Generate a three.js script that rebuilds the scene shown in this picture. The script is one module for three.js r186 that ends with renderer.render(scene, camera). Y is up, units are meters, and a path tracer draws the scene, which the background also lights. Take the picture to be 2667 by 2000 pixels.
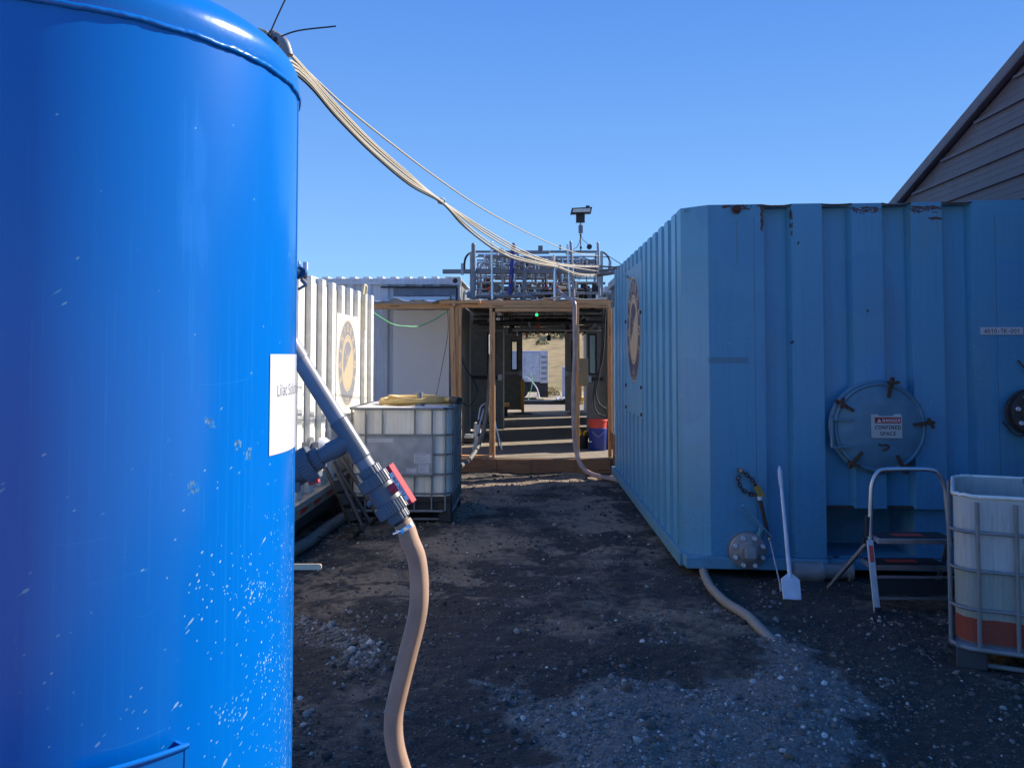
import * as THREE from 'three';
import { mergeGeometries, mergeVertices } from 'three/addons/utils/BufferGeometryUtils.js';
import { RoundedBoxGeometry } from 'three/addons/geometries/RoundedBoxGeometry.js';
import { createNoise2D, createNoise3D, createNoise4D } from 'simplex-noise';

// ------------------------------------------------------------------ camera, sky, sun, exposure
const scene = new THREE.Scene();
const F = 2300, EYE = 1.65, YAW = 0.0237, PITCH = 0.0436, SHIFT = 174.4;          // focal length and lens shift on a 2667 x 2000 frame
const camera = new THREE.PerspectiveCamera(2 * Math.atan(1000 / F) * 180 / Math.PI, 2667 / 2000, 0.05, 2000);
camera.position.set(0, EYE, 0);
const fw = new THREE.Vector3(-Math.sin(YAW) * Math.cos(PITCH), Math.sin(PITCH), -Math.cos(YAW) * Math.cos(PITCH));
camera.lookAt(camera.position.clone().add(fw));
camera.setViewOffset(2667, 2000, 0, SHIFT, 2667, 2000);

const SKYW = 512, SKYH = 256, skyData = new Float32Array(SKYW * SKYH * 4);
for (let j = 0; j < SKYH; j++) {
  const el = ((j + 0.5) / SKYH - 0.5) * 180, k = Math.exp(-Math.max(el, 0) / 14);
  const c = el > -0.5 ? [0.016 + 0.215 * k, 0.100 + 0.335 * k, 0.40 + 0.26 * k] : [0.20, 0.165, 0.12];
  for (let i = 0; i < SKYW; i++) skyData.set([...c, 1], (j * SKYW + i) * 4);
}
const sky = new THREE.DataTexture(skyData, SKYW, SKYH, THREE.RGBAFormat, THREE.FloatType);
sky.mapping = THREE.EquirectangularReflectionMapping; sky.magFilter = sky.minFilter = THREE.LinearFilter; sky.needsUpdate = true;
scene.background = sky; scene.environment = sky;

const SUN = new THREE.Vector3(0.902, 0.64, -0.432).normalize();
const sun = new THREE.DirectionalLight(new THREE.Color(1.0, 0.93, 0.83), 5);
sun.position.copy(SUN).multiplyScalar(60).add(new THREE.Vector3(0, 0, -9)); sun.target.position.set(0, 0, -9);
sun.castShadow = true; sun.shadow.mapSize.set(4096, 4096); sun.shadow.bias = -0.0005;
Object.assign(sun.shadow.camera, { left: -22, right: 22, top: 22, bottom: -22, near: 1, far: 140 });
scene.add(sun, sun.target);
const renderer = new THREE.WebGLRenderer({ antialias: true });
renderer.toneMapping = THREE.LinearToneMapping; renderer.toneMappingExposure = 1.92;
renderer.shadowMap.enabled = true; renderer.outputColorSpace = THREE.SRGBColorSpace;

// ------------------------------------------------------------------ helpers
function rngOf(s) { return () => { s = (s + 0x6d2b79f5) | 0; let t = Math.imul(s ^ (s >>> 15), 1 | s); t = (t + Math.imul(t ^ (t >>> 7), 61 | t)) ^ t; return ((t ^ (t >>> 14)) >>> 0) / 4294967296; }; }
const rnd = rngOf(7), n2 = createNoise2D(rngOf(11)), n3 = createNoise3D(rngOf(12)), n4 = createNoise4D(rngOf(13));
const V = (x, y, z) => new THREE.Vector3(x, y, z), lerp = (a, b, t) => a + (b - a) * t, clamp = (x, a = 0, b = 1) => Math.min(b, Math.max(a, x));
const sstep = (a, b, x) => { const t = clamp((x - a) / (b - a)); return t * t * (3 - 2 * t); };
// a surveyed point: bearing and elevation read on the picture, at a known distance down the yard (metres along -z)
const rgt = new THREE.Vector3().crossVectors(fw, V(0, 1, 0)).normalize(), upv = new THREE.Vector3().crossVectors(rgt, fw);
function pt(px, py, D) {
  const v = fw.clone().addScaledVector(rgt, (px - 1333.5) / F).addScaledVector(upv, -(py - 1000 + SHIFT) / F);
  return v.multiplyScalar(D / -v.z).add(camera.position);
}
const taken = new Map();
function numbered(name) { const n = taken.get(name) || 0; taken.set(name, n + 1); return n ? name + '_' + String(n).padStart(3, '0') : name; }
const origins = new Map();
function tag(o, label, category, group) { o.userData.label = label; o.userData.category = category; if (group) o.userData.group = group; return o; }
// things are modelled in world metres; their parts are stored relative to the thing's base (local = true: modelled round their own base)
function thing(name, label, category, base, o = {}) {
  const g = new THREE.Group(); g.name = numbered(name); g.position.set(...base); g.rotation.y = o.turn || 0; scene.add(g);
  origins.set(g, o.local ? V(0, 0, 0) : V(...base)); return tag(g, label, category, o.group);
}
function boxUV(g) {
  const p = g.attributes.position, uv = new Float32Array(p.count * 2), a = V(), b = V(), c = V(), n = V();
  for (let i = 0; i < p.count; i += 3) {
    a.fromBufferAttribute(p, i); b.fromBufferAttribute(p, i + 1); c.fromBufferAttribute(p, i + 2);
    n.crossVectors(b.clone().sub(a), c.clone().sub(a)); const x = Math.abs(n.x), y = Math.abs(n.y), z = Math.abs(n.z);
    [a, b, c].forEach((q, k) => { const w = x >= y && x >= z ? [q.z, q.y] : y >= z ? [q.x, q.z] : [q.x, q.y]; uv[(i + k) * 2] = w[0]; uv[(i + k) * 2 + 1] = w[1]; });
  }
  g.setAttribute('uv', new THREE.BufferAttribute(uv, 2)); return g;
}
function join(gs, keepUV) {
  gs = (Array.isArray(gs) ? gs.flat() : [gs]).map((g) => {
    const q = g.index ? g.toNonIndexed() : g;
    for (const k of Object.keys(q.attributes)) if (!['position', 'normal', 'uv'].includes(k)) q.deleteAttribute(k);
    q.morphAttributes = {}; return q;
  });
  const m = gs.length > 1 ? mergeGeometries(gs) : gs[0]; m.clearGroups?.();
  return keepUV ? m : boxUV(m);
}
function shade(m) { m.castShadow = m.receiveShadow = true; return m; }
function part(name, gs, mat, parent, o = {}) {
  const g = join(gs, o.uv), org = origins.get(parent); g.translate(-org.x, -org.y, -org.z);
  const m = shade(new THREE.Mesh(g, mat)); m.name = name; parent.add(m); origins.set(m, org); if (o.label) m.userData.label = o.label; return m;
}
// a thing that is one mesh, its origin at the middle of its base
function solo(name, label, category, gs, mat, o = {}) {
  const g = join(gs, o.uv); g.computeBoundingBox(); const b = g.boundingBox, base = V((b.min.x + b.max.x) / 2, b.min.y, (b.min.z + b.max.z) / 2);
  g.translate(-base.x, -base.y, -base.z);
  const m = shade(new THREE.Mesh(g, mat)); m.name = numbered(name); m.position.copy(base); scene.add(m); origins.set(m, base); return tag(m, label, category, o.group);
}
function structure(name, gs, mat, o = {}) { const m = shade(new THREE.Mesh(join(gs, o.uv), mat)); m.name = numbered(name); m.userData.kind = 'structure'; scene.add(m); origins.set(m, V(0, 0, 0)); return m; }
const bx = (x0, x1, y0, y1, z0, z1, r = 0) => {
  const w = Math.abs(x1 - x0), h = Math.abs(y1 - y0), d = Math.abs(z1 - z0);
  return (r ? new RoundedBoxGeometry(w, h, d, 2, Math.min(r, w / 2.1, h / 2.1, d / 2.1)) : new THREE.BoxGeometry(w, h, d)).translate((x0 + x1) / 2, (y0 + y1) / 2, (z0 + z1) / 2);
};
function orient(g, a, b) { const d = b.clone().sub(a); g.applyQuaternion(new THREE.Quaternion().setFromUnitVectors(V(0, 1, 0), d.clone().normalize())); return g.translate(a.x, a.y, a.z); }
const cyl = (a, b, r, r2 = r, seg = 20) => { const L = a.distanceTo(b); return orient(new THREE.CylinderGeometry(r2, r, L, seg).translate(0, L / 2, 0), a, b); };
const lathe = (prof, a, b, seg = 32) => orient(new THREE.LatheGeometry(prof.map(([r, y]) => new THREE.Vector2(r, y)), seg), a, b);
const tube = (pts, r, rad = 10, seg = 0, tension = 0.5) => {
  const c = new THREE.CatmullRomCurve3(pts, false, 'catmullrom', tension); seg = seg || Math.max(8, pts.length * 8);
  const g = new THREE.TubeGeometry(c, seg, r, rad, false), caps = [0, 1].map((u) => { const p = c.getPoint(u), t = c.getTangent(u); return cyl(p.clone().addScaledVector(t, -0.001), p.clone().addScaledVector(t, 0.001), r, r, rad); });
  return [g, ...caps];
};
function bar(a, b, w, h, r = 0) {                                      // rectangular bar from a to b, w across, h up
  const L = a.distanceTo(b), g = r ? new RoundedBoxGeometry(w, h, L, 2, r) : new THREE.BoxGeometry(w, h, L), m = new THREE.Matrix4().lookAt(a, b, Math.abs(a.x - b.x) + Math.abs(a.z - b.z) < 0.001 * L ? V(0, 0, 1) : V(0, 1, 0));
  g.applyMatrix4(m); const c = a.clone().add(b).multiplyScalar(0.5); return g.translate(c.x, c.y, c.z);
}
const shapeOf = (pts) => { const s = new THREE.Shape(); pts.forEach(([x, y], i) => (i ? s.lineTo(x, y) : s.moveTo(x, y))); s.closePath(); return s; };
const prismY = (pts, y0, y1) => new THREE.ExtrudeGeometry(shapeOf(pts.map(([x, z]) => [x, -z])), { depth: y1 - y0, bevelEnabled: false }).rotateX(-Math.PI / 2).translate(0, y0, 0);   // pts are (x, z)
const plateZ = (pts, z0, z1, bev = 0) => new THREE.ExtrudeGeometry(shapeOf(pts), { depth: z1 - z0, bevelEnabled: bev > 0, bevelSize: bev, bevelThickness: bev, bevelSegments: 1 }).translate(0, 0, z0);
function gear(a, b, r, n, d) {                                         // ribbed nut from a to b
  const p = []; for (let i = 0; i < n * 4; i++) { const t = i / (n * 4) * Math.PI * 2, q = (i % 4) < 2 ? r : r - d; p.push([Math.cos(t) * q, Math.sin(t) * q]); }
  const L = a.distanceTo(b), g = new THREE.ExtrudeGeometry(shapeOf(p), { depth: L - 0.006, bevelEnabled: true, bevelSize: 0.002, bevelThickness: 0.003, bevelSegments: 1 }).translate(0, 0, 0.003).rotateX(-Math.PI / 2);
  return orient(g, a, b);
}

// ------------------------------------------------------------------ textures and materials
function dataTex(w, h, f, o = {}) {
  const d = new Uint8Array(w * h * 4);
  for (let y = 0, i = 0; y < h; y++) for (let x = 0; x < w; x++, i += 4) { const c = f(x / w, y / h, x, y); d[i] = clamp(c[0]) * 255; d[i + 1] = clamp(c[1]) * 255; d[i + 2] = clamp(c[2]) * 255; d[i + 3] = 255; }
  const t = new THREE.DataTexture(d, w, h); t.wrapS = t.wrapT = THREE.RepeatWrapping; t.magFilter = THREE.LinearFilter; t.minFilter = THREE.LinearMipmapLinearFilter; t.generateMipmaps = true;
  if (!o.linear) t.colorSpace = THREE.SRGBColorSpace; if (o.size) t.repeat.set(1 / o.size[0], 1 / o.size[1]); t.needsUpdate = true; return t;
}
const TAU = Math.PI * 2;
const tile = (u, v, fu, fv, z) => n4(Math.cos(u * TAU) * fu / TAU + z, Math.sin(u * TAU) * fu / TAU, Math.cos(v * TAU) * fv / TAU, Math.sin(v * TAU) * fv / TAU + z);
const fbm = (u, v, fu, fv, z, oct = 4) => { let s = 0, a = 0.5; for (let k = 0; k < oct; k++) { s += a * tile(u, v, fu << k, fv << k, z + k * 7.3); a *= 0.5; } return s; };
const grey = (x) => [x, x, x];
const grime = dataTex(512, 512, (u, v) => grey(0.90 + 0.13 * fbm(u, v, 5, 5, 1, 5) - 0.10 * Math.max(0, tile(u, v, 3, 3, 4) - 0.35)), { size: [0.9, 0.9] });
const streak = dataTex(512, 512, (u, v) => { const s = fbm(u, v, 40, 2, 2, 3), p = fbm(u, v, 6, 6, 9, 3); return grey(0.90 + 0.10 * s + 0.08 * p); }, { size: [1.4, 2.6] });
const grain = dataTex(512, 512, (u, v) => { const w = fbm(u, v, 4, 1, 3, 3) * 0.8, s = Math.sin((u * 18 + w * 4) * TAU) * 0.5 + 0.5, f = fbm(u, v, 90, 3, 5, 2), k = sstep(0.62, 0.8, tile(u, v, 6, 3, 21)); return [0.93 - 0.14 * s + 0.08 * f - 0.38 * k, 0.88 - 0.18 * s + 0.08 * f - 0.42 * k, 0.82 - 0.2 * s + 0.07 * f - 0.4 * k]; }, { size: [0.18, 1.5] });
const grainH = grain.clone(); grainH.rotation = Math.PI / 2; grainH.repeat.set(1 / 0.18, 1 / 1.5); grainH.needsUpdate = true;
const bumpFine = dataTex(512, 512, (u, v) => grey(0.5 + 0.5 * fbm(u, v, 22, 22, 6, 4)), { size: [0.6, 0.6], linear: true });
const bumpPeel = dataTex(512, 512, (u, v) => grey(0.5 + 0.5 * fbm(u, v, 60, 60, 8, 2)), { size: [0.5, 0.5], linear: true });
const dent = dataTex(256, 256, (u, v) => grey(0.5 + 0.6 * fbm(u, v, 3, 3, 14, 2)), { size: [2.2, 2.2], linear: true });
const weave = dataTex(256, 256, (u, v) => grey(0.5 + 0.25 * Math.sin((u + v) * 16 * TAU) + 0.25 * Math.sin((u - v) * 16 * TAU)), { size: [0.08, 0.08], linear: true });
const osb = dataTex(256, 256, (u, v) => { const a = fbm(u, v, 30, 8, 31, 2), b = fbm(u, v, 8, 30, 33, 2), m = tile(u, v, 10, 10, 35) > 0 ? a : b; return [0.85 + 0.25 * m, 0.8 + 0.28 * m, 0.72 + 0.3 * m]; }, { size: [0.4, 0.4] });
function mat(c, rough = 0.6, metal = 0, o = {}) {
  const m = new (o.physical ? THREE.MeshPhysicalMaterial : THREE.MeshStandardMaterial)({ roughness: rough, metalness: metal });
  m.color.setRGB(...c); const { physical, ...rest } = o; Object.assign(m, rest); return m;
}
const M = {
  white: mat([0.82, 0.79, 0.71], 0.5, 0, { map: streak, bumpMap: dent, bumpScale: 0.003 }),
  whiteRib: mat([0.82, 0.79, 0.70], 0.5, 0, { map: grime }),
  whiteBox: mat([0.72, 0.73, 0.75], 0.5, 0, { map: streak, bumpMap: dent, bumpScale: 0.004 }),
  board: mat([0.78, 0.74, 0.68], 0.6),
  blueSide: mat([0.13, 0.41, 0.62], 0.42, 0, { map: streak, bumpMap: dent, bumpScale: 0.003 }),
  blueBeam: mat([0.13, 0.33, 0.45], 0.55, 0, { map: grime, bumpMap: bumpFine, bumpScale: 0.001 }),
  hatch: mat([0.11, 0.24, 0.33], 0.55, 0, { map: grime, bumpMap: bumpFine, bumpScale: 0.001 }),
  rust: mat([0.10, 0.055, 0.035], 0.85, 0.1, { map: grime, bumpMap: bumpFine, bumpScale: 0.002 }),
  cast: mat([0.36, 0.33, 0.31], 0.6, 0.3, { map: grime, bumpMap: bumpFine, bumpScale: 0.002 }),
  steel: mat([0.5, 0.51, 0.53], 0.38, 0.85, { map: grime }),
  galv: mat([0.40, 0.42, 0.45], 0.45, 0.35, { map: grime }),
  cage: mat([0.27, 0.275, 0.27], 0.6, 0.2, { map: grime }),
  dirtyRail: mat([0.40, 0.34, 0.26], 0.7, 0, { map: grime }),
  galvDull: mat([0.22, 0.23, 0.25], 0.6, 0.2, { map: grime }),
  chrome: mat([0.6, 0.61, 0.64], 0.22, 1),
  alu: mat([0.62, 0.63, 0.64], 0.35, 0.8, { map: grime }),
  dark: mat([0.018, 0.018, 0.02], 0.6), black: mat([0.03, 0.03, 0.032], 0.55, 0, { map: grime }), rubber: mat([0.022, 0.024, 0.026], 0.75),
  pvc: mat([0.13, 0.145, 0.17], 0.38, 0, { map: grime, bumpMap: bumpFine, bumpScale: 0.0004 }),
  pvcPipe: mat([0.25, 0.25, 0.27], 0.45, 0, { map: grime }),
  pvcGrey: mat([0.22, 0.24, 0.26], 0.5, 0, { map: grime }),
  red: mat([0.62, 0.045, 0.06], 0.4), orange: mat([0.8, 0.22, 0.03], 0.5), navy: mat([0.012, 0.03, 0.2], 0.45), yellow: mat([0.75, 0.42, 0.02], 0.5),
  hose: mat([0.72, 0.42, 0.25], 0.5, 0, { bumpMap: weave, bumpScale: 0.0016, map: grime, physical: true, transmission: 0.3, thickness: 0 }),
  hosePink: mat([0.36, 0.25, 0.22], 0.35, 0, { map: grime }), hoseDoor: mat([0.5, 0.36, 0.31], 0.3, 0, { map: grime }),
  hoseTan: mat([0.33, 0.27, 0.21], 0.6, 0, { map: grime }), hoseGrey: mat([0.15, 0.145, 0.125], 0.6, 0, { map: grime }), hoseYellow: mat([0.62, 0.42, 0.14], 0.5, 0, { map: grime }),
  cable: mat([0.40, 0.35, 0.26], 0.55), cableDark: mat([0.03, 0.045, 0.05], 0.5), green: mat([0.10, 0.42, 0.17], 0.5),
  woodV: mat([0.86, 0.53, 0.27], 0.75, 0, { map: grain }), woodH: mat([0.82, 0.50, 0.25], 0.75, 0, { map: grainH }), woodOld: mat([0.34, 0.21, 0.13], 0.85, 0, { map: grainH }), osb: mat([0.6, 0.43, 0.26], 0.8, 0, { map: osb }),
  door: mat([0.27, 0.27, 0.25], 0.55, 0, { map: grime }), doorTrim: mat([0.02, 0.02, 0.022], 0.5),
  foil: mat([0.7, 0.72, 0.75], 0.3, 0.8, { bumpMap: bumpFine, bumpScale: 0.01 }),
  hdpe: mat([0.97, 0.91, 0.78], 0.45, 0, { map: streak }),
  paddle: mat([0.72, 0.74, 0.78], 0.5, 0, { map: grime }),
  glass: mat([0.9, 0.92, 0.92], 0.05, 0, { physical: true, transmission: 1, thickness: 0 }),
  concrete: mat([0.29, 0.235, 0.17], 0.9, 0, { map: grime, bumpMap: bumpFine, bumpScale: 0.004 }),
  siding: mat([0.15, 0.108, 0.115], 0.5, 0, { map: streak }), sidingTrim: mat([0.17, 0.122, 0.128], 0.5, 0, { map: grime }),
  genset: mat([0.62, 0.66, 0.74], 0.5, 0, { map: grime }), paper: mat([0.8, 0.8, 0.8], 0.6), red5: mat([0.55, 0.05, 0.03], 0.5),
};
function canvasTex(w, h, draw) { const c = document.createElement('canvas'); c.width = w; c.height = h; const g = c.getContext('2d'); draw(g, w, h); const t = new THREE.CanvasTexture(c); t.colorSpace = THREE.SRGBColorSpace; t.anisotropy = 8; return t; }
const printed = (w, h, draw, rough = 0.55, o = {}) => mat([0.85, 0.85, 0.85], rough, 0, { map: canvasTex(w, h, draw), ...o });

// ------------------------------------------------------------------ ground
const gp = (x, y) => { const D = EYE * F / (y - 926), p = pt(x, y, D); return [p.x, p.z]; };              // where a sight line meets the yard
const mound = [[1270, 1835], [1400, 1795], [1500, 1772], [1600, 1742], [1720, 1748], [1830, 1752], [1940, 1735], [1990, 1690], [1975, 1625], [2080, 1640], [2190, 1710], [2262, 1790], [2275, 1900], [2240, 2010], [2200, 2200], [1600, 2300], [1250, 2200], [1330, 2030], [1385, 1950], [1330, 1890]].map((p) => gp(...p));
const spill = [[1230, 1760], [1330, 1752], [1410, 1775], [1390, 1800], [1280, 1800]].map((p) => gp(...p));
const pale = [[700, 1605], [800, 1590], [880, 1610], [960, 1640], [1010, 1690], [1000, 1740], [920, 1730], [860, 1690], [800, 1660], [700, 1660]].map((p) => gp(...p));
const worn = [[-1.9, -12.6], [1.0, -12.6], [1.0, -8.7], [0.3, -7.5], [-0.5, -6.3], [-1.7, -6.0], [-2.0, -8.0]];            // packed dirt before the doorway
function sdf(poly, x, z) {                                             // signed distance, positive inside
  let d = 1e9, inside = false;
  for (let i = 0, j = poly.length - 1; i < poly.length; j = i++) {
    const [ax, az] = poly[j], [b, c] = poly[i], ex = b - ax, ez = c - az, t = clamp(((x - ax) * ex + (z - az) * ez) / (ex * ex + ez * ez));
    d = Math.min(d, Math.hypot(x - ax - ex * t, z - az - ez * t));
    if ((az > z) !== (c > z) && x < (b - ax) * (z - az) / (c - az) + ax) inside = !inside;
  }
  return inside ? d : -d;
}
const masks = (x, z) => { const w = 0.09 * n2(x * 3, z * 3) + 0.04 * n2(x * 11, z * 11); return [sstep(-0.02, 0.10, sdf(mound, x, z) + w), sstep(-0.03, 0.09, sdf(spill, x, z) + w), sstep(-0.06, 0.12, sdf(pale, x, z) + w)]; };
const height = (x, z) => { const near = z > -13 && z < 1 ? 1 : 0.5, m = sstep(-0.05, 0.4, sdf(mound, x, z)); return near * (0.018 * n2(x * 0.9 + 4, z * 0.9) + 0.009 * n2(x * 3.1, z * 3.1) + 0.005 * n2(x * 9, z * 9)) + 0.05 * m * (z < -1 ? 1 : 0) - 0.012; };
const GX0 = -6, GX1 = 7, GZ0 = -15, GZ1 = 1.5;
{
  const hash = (i, j, k) => { let h = Math.imul(i, 374761393) ^ Math.imul(j, 668265263) ^ Math.imul(k, 1274126177); h = Math.imul(h ^ (h >>> 13), 1274126177); return ((h ^ (h >>> 16)) >>> 0) / 4294967296; };
  // fine grit: jittered pebbles in cells, returns [cover, tone]
  const grit = (x, z, cell, prob, k) => {
    const u = x / cell, v = z / cell, i0 = Math.floor(u), j0 = Math.floor(v); let best = 0, tone = 0;
    for (let i = i0 - 1; i <= i0 + 1; i++) for (let j = j0 - 1; j <= j0 + 1; j++) {
      if (hash(i, j, k) > prob) continue; const dx = u - i - hash(i, j, k + 1), dz = (v - j - hash(i, j, k + 2)) * (0.8 + 0.7 * hash(i, j, k + 5)), r = 0.18 + 0.3 * hash(i, j, k + 3), d = 1 - Math.hypot(dx, dz) / r; if (d > best) { best = d; tone = hash(i, j, k + 4); }
    }
    return [clamp(best * 2.2), tone];
  };
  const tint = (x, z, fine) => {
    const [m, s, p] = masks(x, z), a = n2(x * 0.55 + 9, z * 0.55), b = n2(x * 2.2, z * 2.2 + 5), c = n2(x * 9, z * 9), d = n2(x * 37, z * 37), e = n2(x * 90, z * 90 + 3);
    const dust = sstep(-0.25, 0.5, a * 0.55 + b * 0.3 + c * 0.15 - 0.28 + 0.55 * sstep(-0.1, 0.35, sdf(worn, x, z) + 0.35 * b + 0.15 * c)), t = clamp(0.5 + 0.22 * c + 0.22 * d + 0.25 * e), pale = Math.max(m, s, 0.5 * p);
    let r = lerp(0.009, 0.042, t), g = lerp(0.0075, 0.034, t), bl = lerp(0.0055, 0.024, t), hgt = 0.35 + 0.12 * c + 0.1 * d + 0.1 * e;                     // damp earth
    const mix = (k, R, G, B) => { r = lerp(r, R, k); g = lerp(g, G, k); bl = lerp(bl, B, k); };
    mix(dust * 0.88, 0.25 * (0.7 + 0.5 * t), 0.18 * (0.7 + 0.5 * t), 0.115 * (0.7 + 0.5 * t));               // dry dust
    mix(Math.max(m, s) * 0.9, 0.165 * (0.5 + 0.95 * t), 0.15 * (0.5 + 0.95 * t), 0.126 * (0.5 + 0.95 * t));   // crushed stone
    mix(p * 0.45, 0.16 * (0.6 + 0.75 * t), 0.14 * (0.6 + 0.75 * t), 0.115 * (0.6 + 0.75 * t));
    if (fine) for (const [cell, prob, k] of [[0.034, 0.22, 11], [0.017, 0.4, 31], [0.009, 0.5, 51]]) {
      const f = clamp(0.25 + 0.9 * b + 0.7 * pale), [cv, tn] = grit(x + 0.01 * c, z, cell, prob * (0.35 + 0.65 * f), k); if (!cv) continue;
      const v = lerp(0.03, 0.17, tn * tn) * (1 + 0.9 * pale) * (tn > 0.96 ? 1.9 : 1); mix(cv * 0.9, v, v * 0.91, v * 0.77); hgt += cv * cell * 9;
    }
    return [r, g, bl, hgt];
  };
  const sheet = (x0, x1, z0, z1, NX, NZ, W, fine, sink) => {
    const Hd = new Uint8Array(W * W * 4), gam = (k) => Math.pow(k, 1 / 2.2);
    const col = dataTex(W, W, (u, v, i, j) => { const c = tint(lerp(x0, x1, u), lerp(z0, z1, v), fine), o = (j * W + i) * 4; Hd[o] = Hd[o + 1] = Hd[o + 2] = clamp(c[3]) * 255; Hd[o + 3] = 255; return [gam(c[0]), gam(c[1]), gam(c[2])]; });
    const bump = new THREE.DataTexture(Hd, W, W); bump.magFilter = THREE.LinearFilter; bump.needsUpdate = true;
    for (const t of [col, bump]) { t.repeat.set(1 / (x1 - x0), 1 / (z1 - z0)); t.offset.set(-x0 / (x1 - x0), -z0 / (z1 - z0)); t.wrapS = t.wrapT = THREE.ClampToEdgeWrapping; }
    const pos = [], uv = [], idx = [];
    for (let j = 0; j <= NZ; j++) for (let i = 0; i <= NX; i++) { const x = lerp(x0, x1, i / NX), z = lerp(z0, z1, j / NZ); pos.push(x, height(x, z) - (sink ? sink(x, z) : 0), z); uv.push(x, z); }
    for (let j = 0; j < NZ; j++) for (let i = 0; i < NX; i++) { const a = j * (NX + 1) + i, b = a + NX + 1; idx.push(a, b, a + 1, b, b + 1, a + 1); }
    const g = new THREE.BufferGeometry(); g.setAttribute('position', new THREE.Float32BufferAttribute(pos, 3)); g.setAttribute('uv', new THREE.Float32BufferAttribute(uv, 2)); g.setIndex(idx); g.computeVertexNormals();
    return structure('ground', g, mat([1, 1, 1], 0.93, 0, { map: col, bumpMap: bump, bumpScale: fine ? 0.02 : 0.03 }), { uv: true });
  };
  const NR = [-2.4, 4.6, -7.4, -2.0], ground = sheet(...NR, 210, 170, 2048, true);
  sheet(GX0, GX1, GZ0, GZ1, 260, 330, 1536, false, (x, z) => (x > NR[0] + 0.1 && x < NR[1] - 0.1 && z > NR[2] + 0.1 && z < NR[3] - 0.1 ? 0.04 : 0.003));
  // stones lying in the yard
  const variants = [...Array(7)].map((_, k) => {
    const q = mergeVertices(new THREE.IcosahedronGeometry(1, 1).deleteAttribute('normal').deleteAttribute('uv')), p = q.attributes.position, s = [1, lerp(0.5, 0.8, (k * 37 % 7) / 6), lerp(0.65, 1, (k * 23 % 7) / 6)];
    for (let i = 0; i < p.count; i++) { const v = V().fromBufferAttribute(p, i), f = 1 + 0.3 * n3(v.x * 1.1 + k * 9, v.y * 1.1, v.z * 1.1) + 0.12 * n3(v.x * 3 + k, v.y * 3, v.z * 3); p.setXYZ(i, v.x * f * s[0], v.y * f * s[1], v.z * f * s[2]); }
    q.computeVertexNormals(); return boxUV(q.toNonIndexed());
  });
  const small = variants.map((_, k) => { const q = new THREE.IcosahedronGeometry(1, 0), p = q.attributes.position; for (let i = 0; i < p.count; i++) { const v = V().fromBufferAttribute(p, i), f = 1 + 0.35 * n3(v.x * 1.3 + k * 5, v.y * 1.3, v.z * 1.3); p.setXYZ(i, v.x * f, v.y * f * 0.62, v.z * f * 0.85); } q.computeVertexNormals(); return q; });
  const tones = [[0.18, 0.165, 0.14], [0.11, 0.10, 0.085], [0.25, 0.23, 0.20], [0.06, 0.052, 0.042], [0.15, 0.11, 0.075], [0.5, 0.46, 0.40], [0.04, 0.035, 0.03]], stoneM = tones.map((c) => mat(c, 0.85, 0, { map: grime }));
  const density = (x, z) => { const [m, s, p] = masks(x, z); return clamp(0.10 + 0.4 * sstep(0.1, 0.75, n2(x * 1.7 + 20, z * 1.7)) + 0.55 * m * (0.3 + 0.7 * sstep(-0.2, 0.5, n2(x * 2.4, z * 2.4))) + 0.6 * s + 1.2 * p + 0.3 * sstep(2.0, 2.6, x) * sstep(-5.6, -4.8, z)); };
  const clear = (x, z) => !((x > 1.1 && z < -6.7) || (x < -2.0 && z < -4) || (z < -12.5) || Math.hypot(x + 1.095, z + 1.972) < 0.56);
  const spots = [], r2 = rngOf(77);
  const put = (x, z, s) => spots.push([x, z, s]);
  for (let k = 0; k < 220000 && spots.length < 60000; k++) {
    const z = -2.6 - 9.8 * Math.pow(r2(), 1.5), hw = -z * 0.62 + 0.3, x = (r2() * 2 - 1) * hw; if (!clear(x, z)) continue;
    if (r2() > density(x, z)) continue; const [m, , p] = masks(x, z); put(x, z, (0.0024 + 0.008 * Math.pow(r2(), 3.2) + 0.016 * Math.pow(r2(), 22)) * (1 + 0.3 * p) * (1 + 0.03 * -z));
  }
  for (let k = 0; k < 110; k++) { const z = -3.0 - 5 * r2(), hw = -z * 0.58, x = (r2() * 2 - 1) * hw; if (clear(x, z)) put(x, z, 0.008 + 0.014 * Math.pow(r2(), 2.5)); }
  for (const [a, b, s] of [[2340, 1636, 0.024], [1862, 1560, 0.02], [2098, 1572, 0.02], [1878, 1882, 0.02], [2205, 1970, 0.022], [850, 1948, 0.028], [955, 1888, 0.018], [2490, 1730, 0.022], [2308, 1762, 0.016], [2650, 1775, 0.02], [1340, 1880, 0.024], [865, 1692, 0.02], [2205, 1612, 0.016], [1870, 1568, 0.014], [2195, 1700, 0.018], [1345, 1850, 0.02], [1785, 1945, 0.02]]) { const [x, z] = gp(a, b); put(x, z, s); }
  spots.sort((a, b) => b[2] / -b[1] - a[2] / -a[1]);
  const tone = (x, z) => { const [m, q, p] = masks(x, z), k = Math.max(m, q, p), t = r2(); if (k > 0.5) return [0, 0, 2, 1, 0, 2, 0, 1, 4, 5][Math.floor(t * 10)]; return t < 0.13 ? 0 : t < 0.36 ? 1 : t < 0.42 ? 2 : t < 0.7 ? 3 : t < 0.82 ? 4 : t < 0.85 ? 5 : 6; };
  spots.slice(0, 300).forEach(([x, z, s], k) => { const m = shade(new THREE.Mesh(variants[k % 7], stoneM[tone(x, z)])); m.name = k ? 'stone_' + String(k).padStart(3, '0') : 'stone'; m.position.set(x, height(x, z) + s * 0.2, z); m.rotation.set(r2() * 0.5, r2() * 6.3, r2() * 0.5); m.scale.setScalar(s); ground.add(m); });
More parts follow.
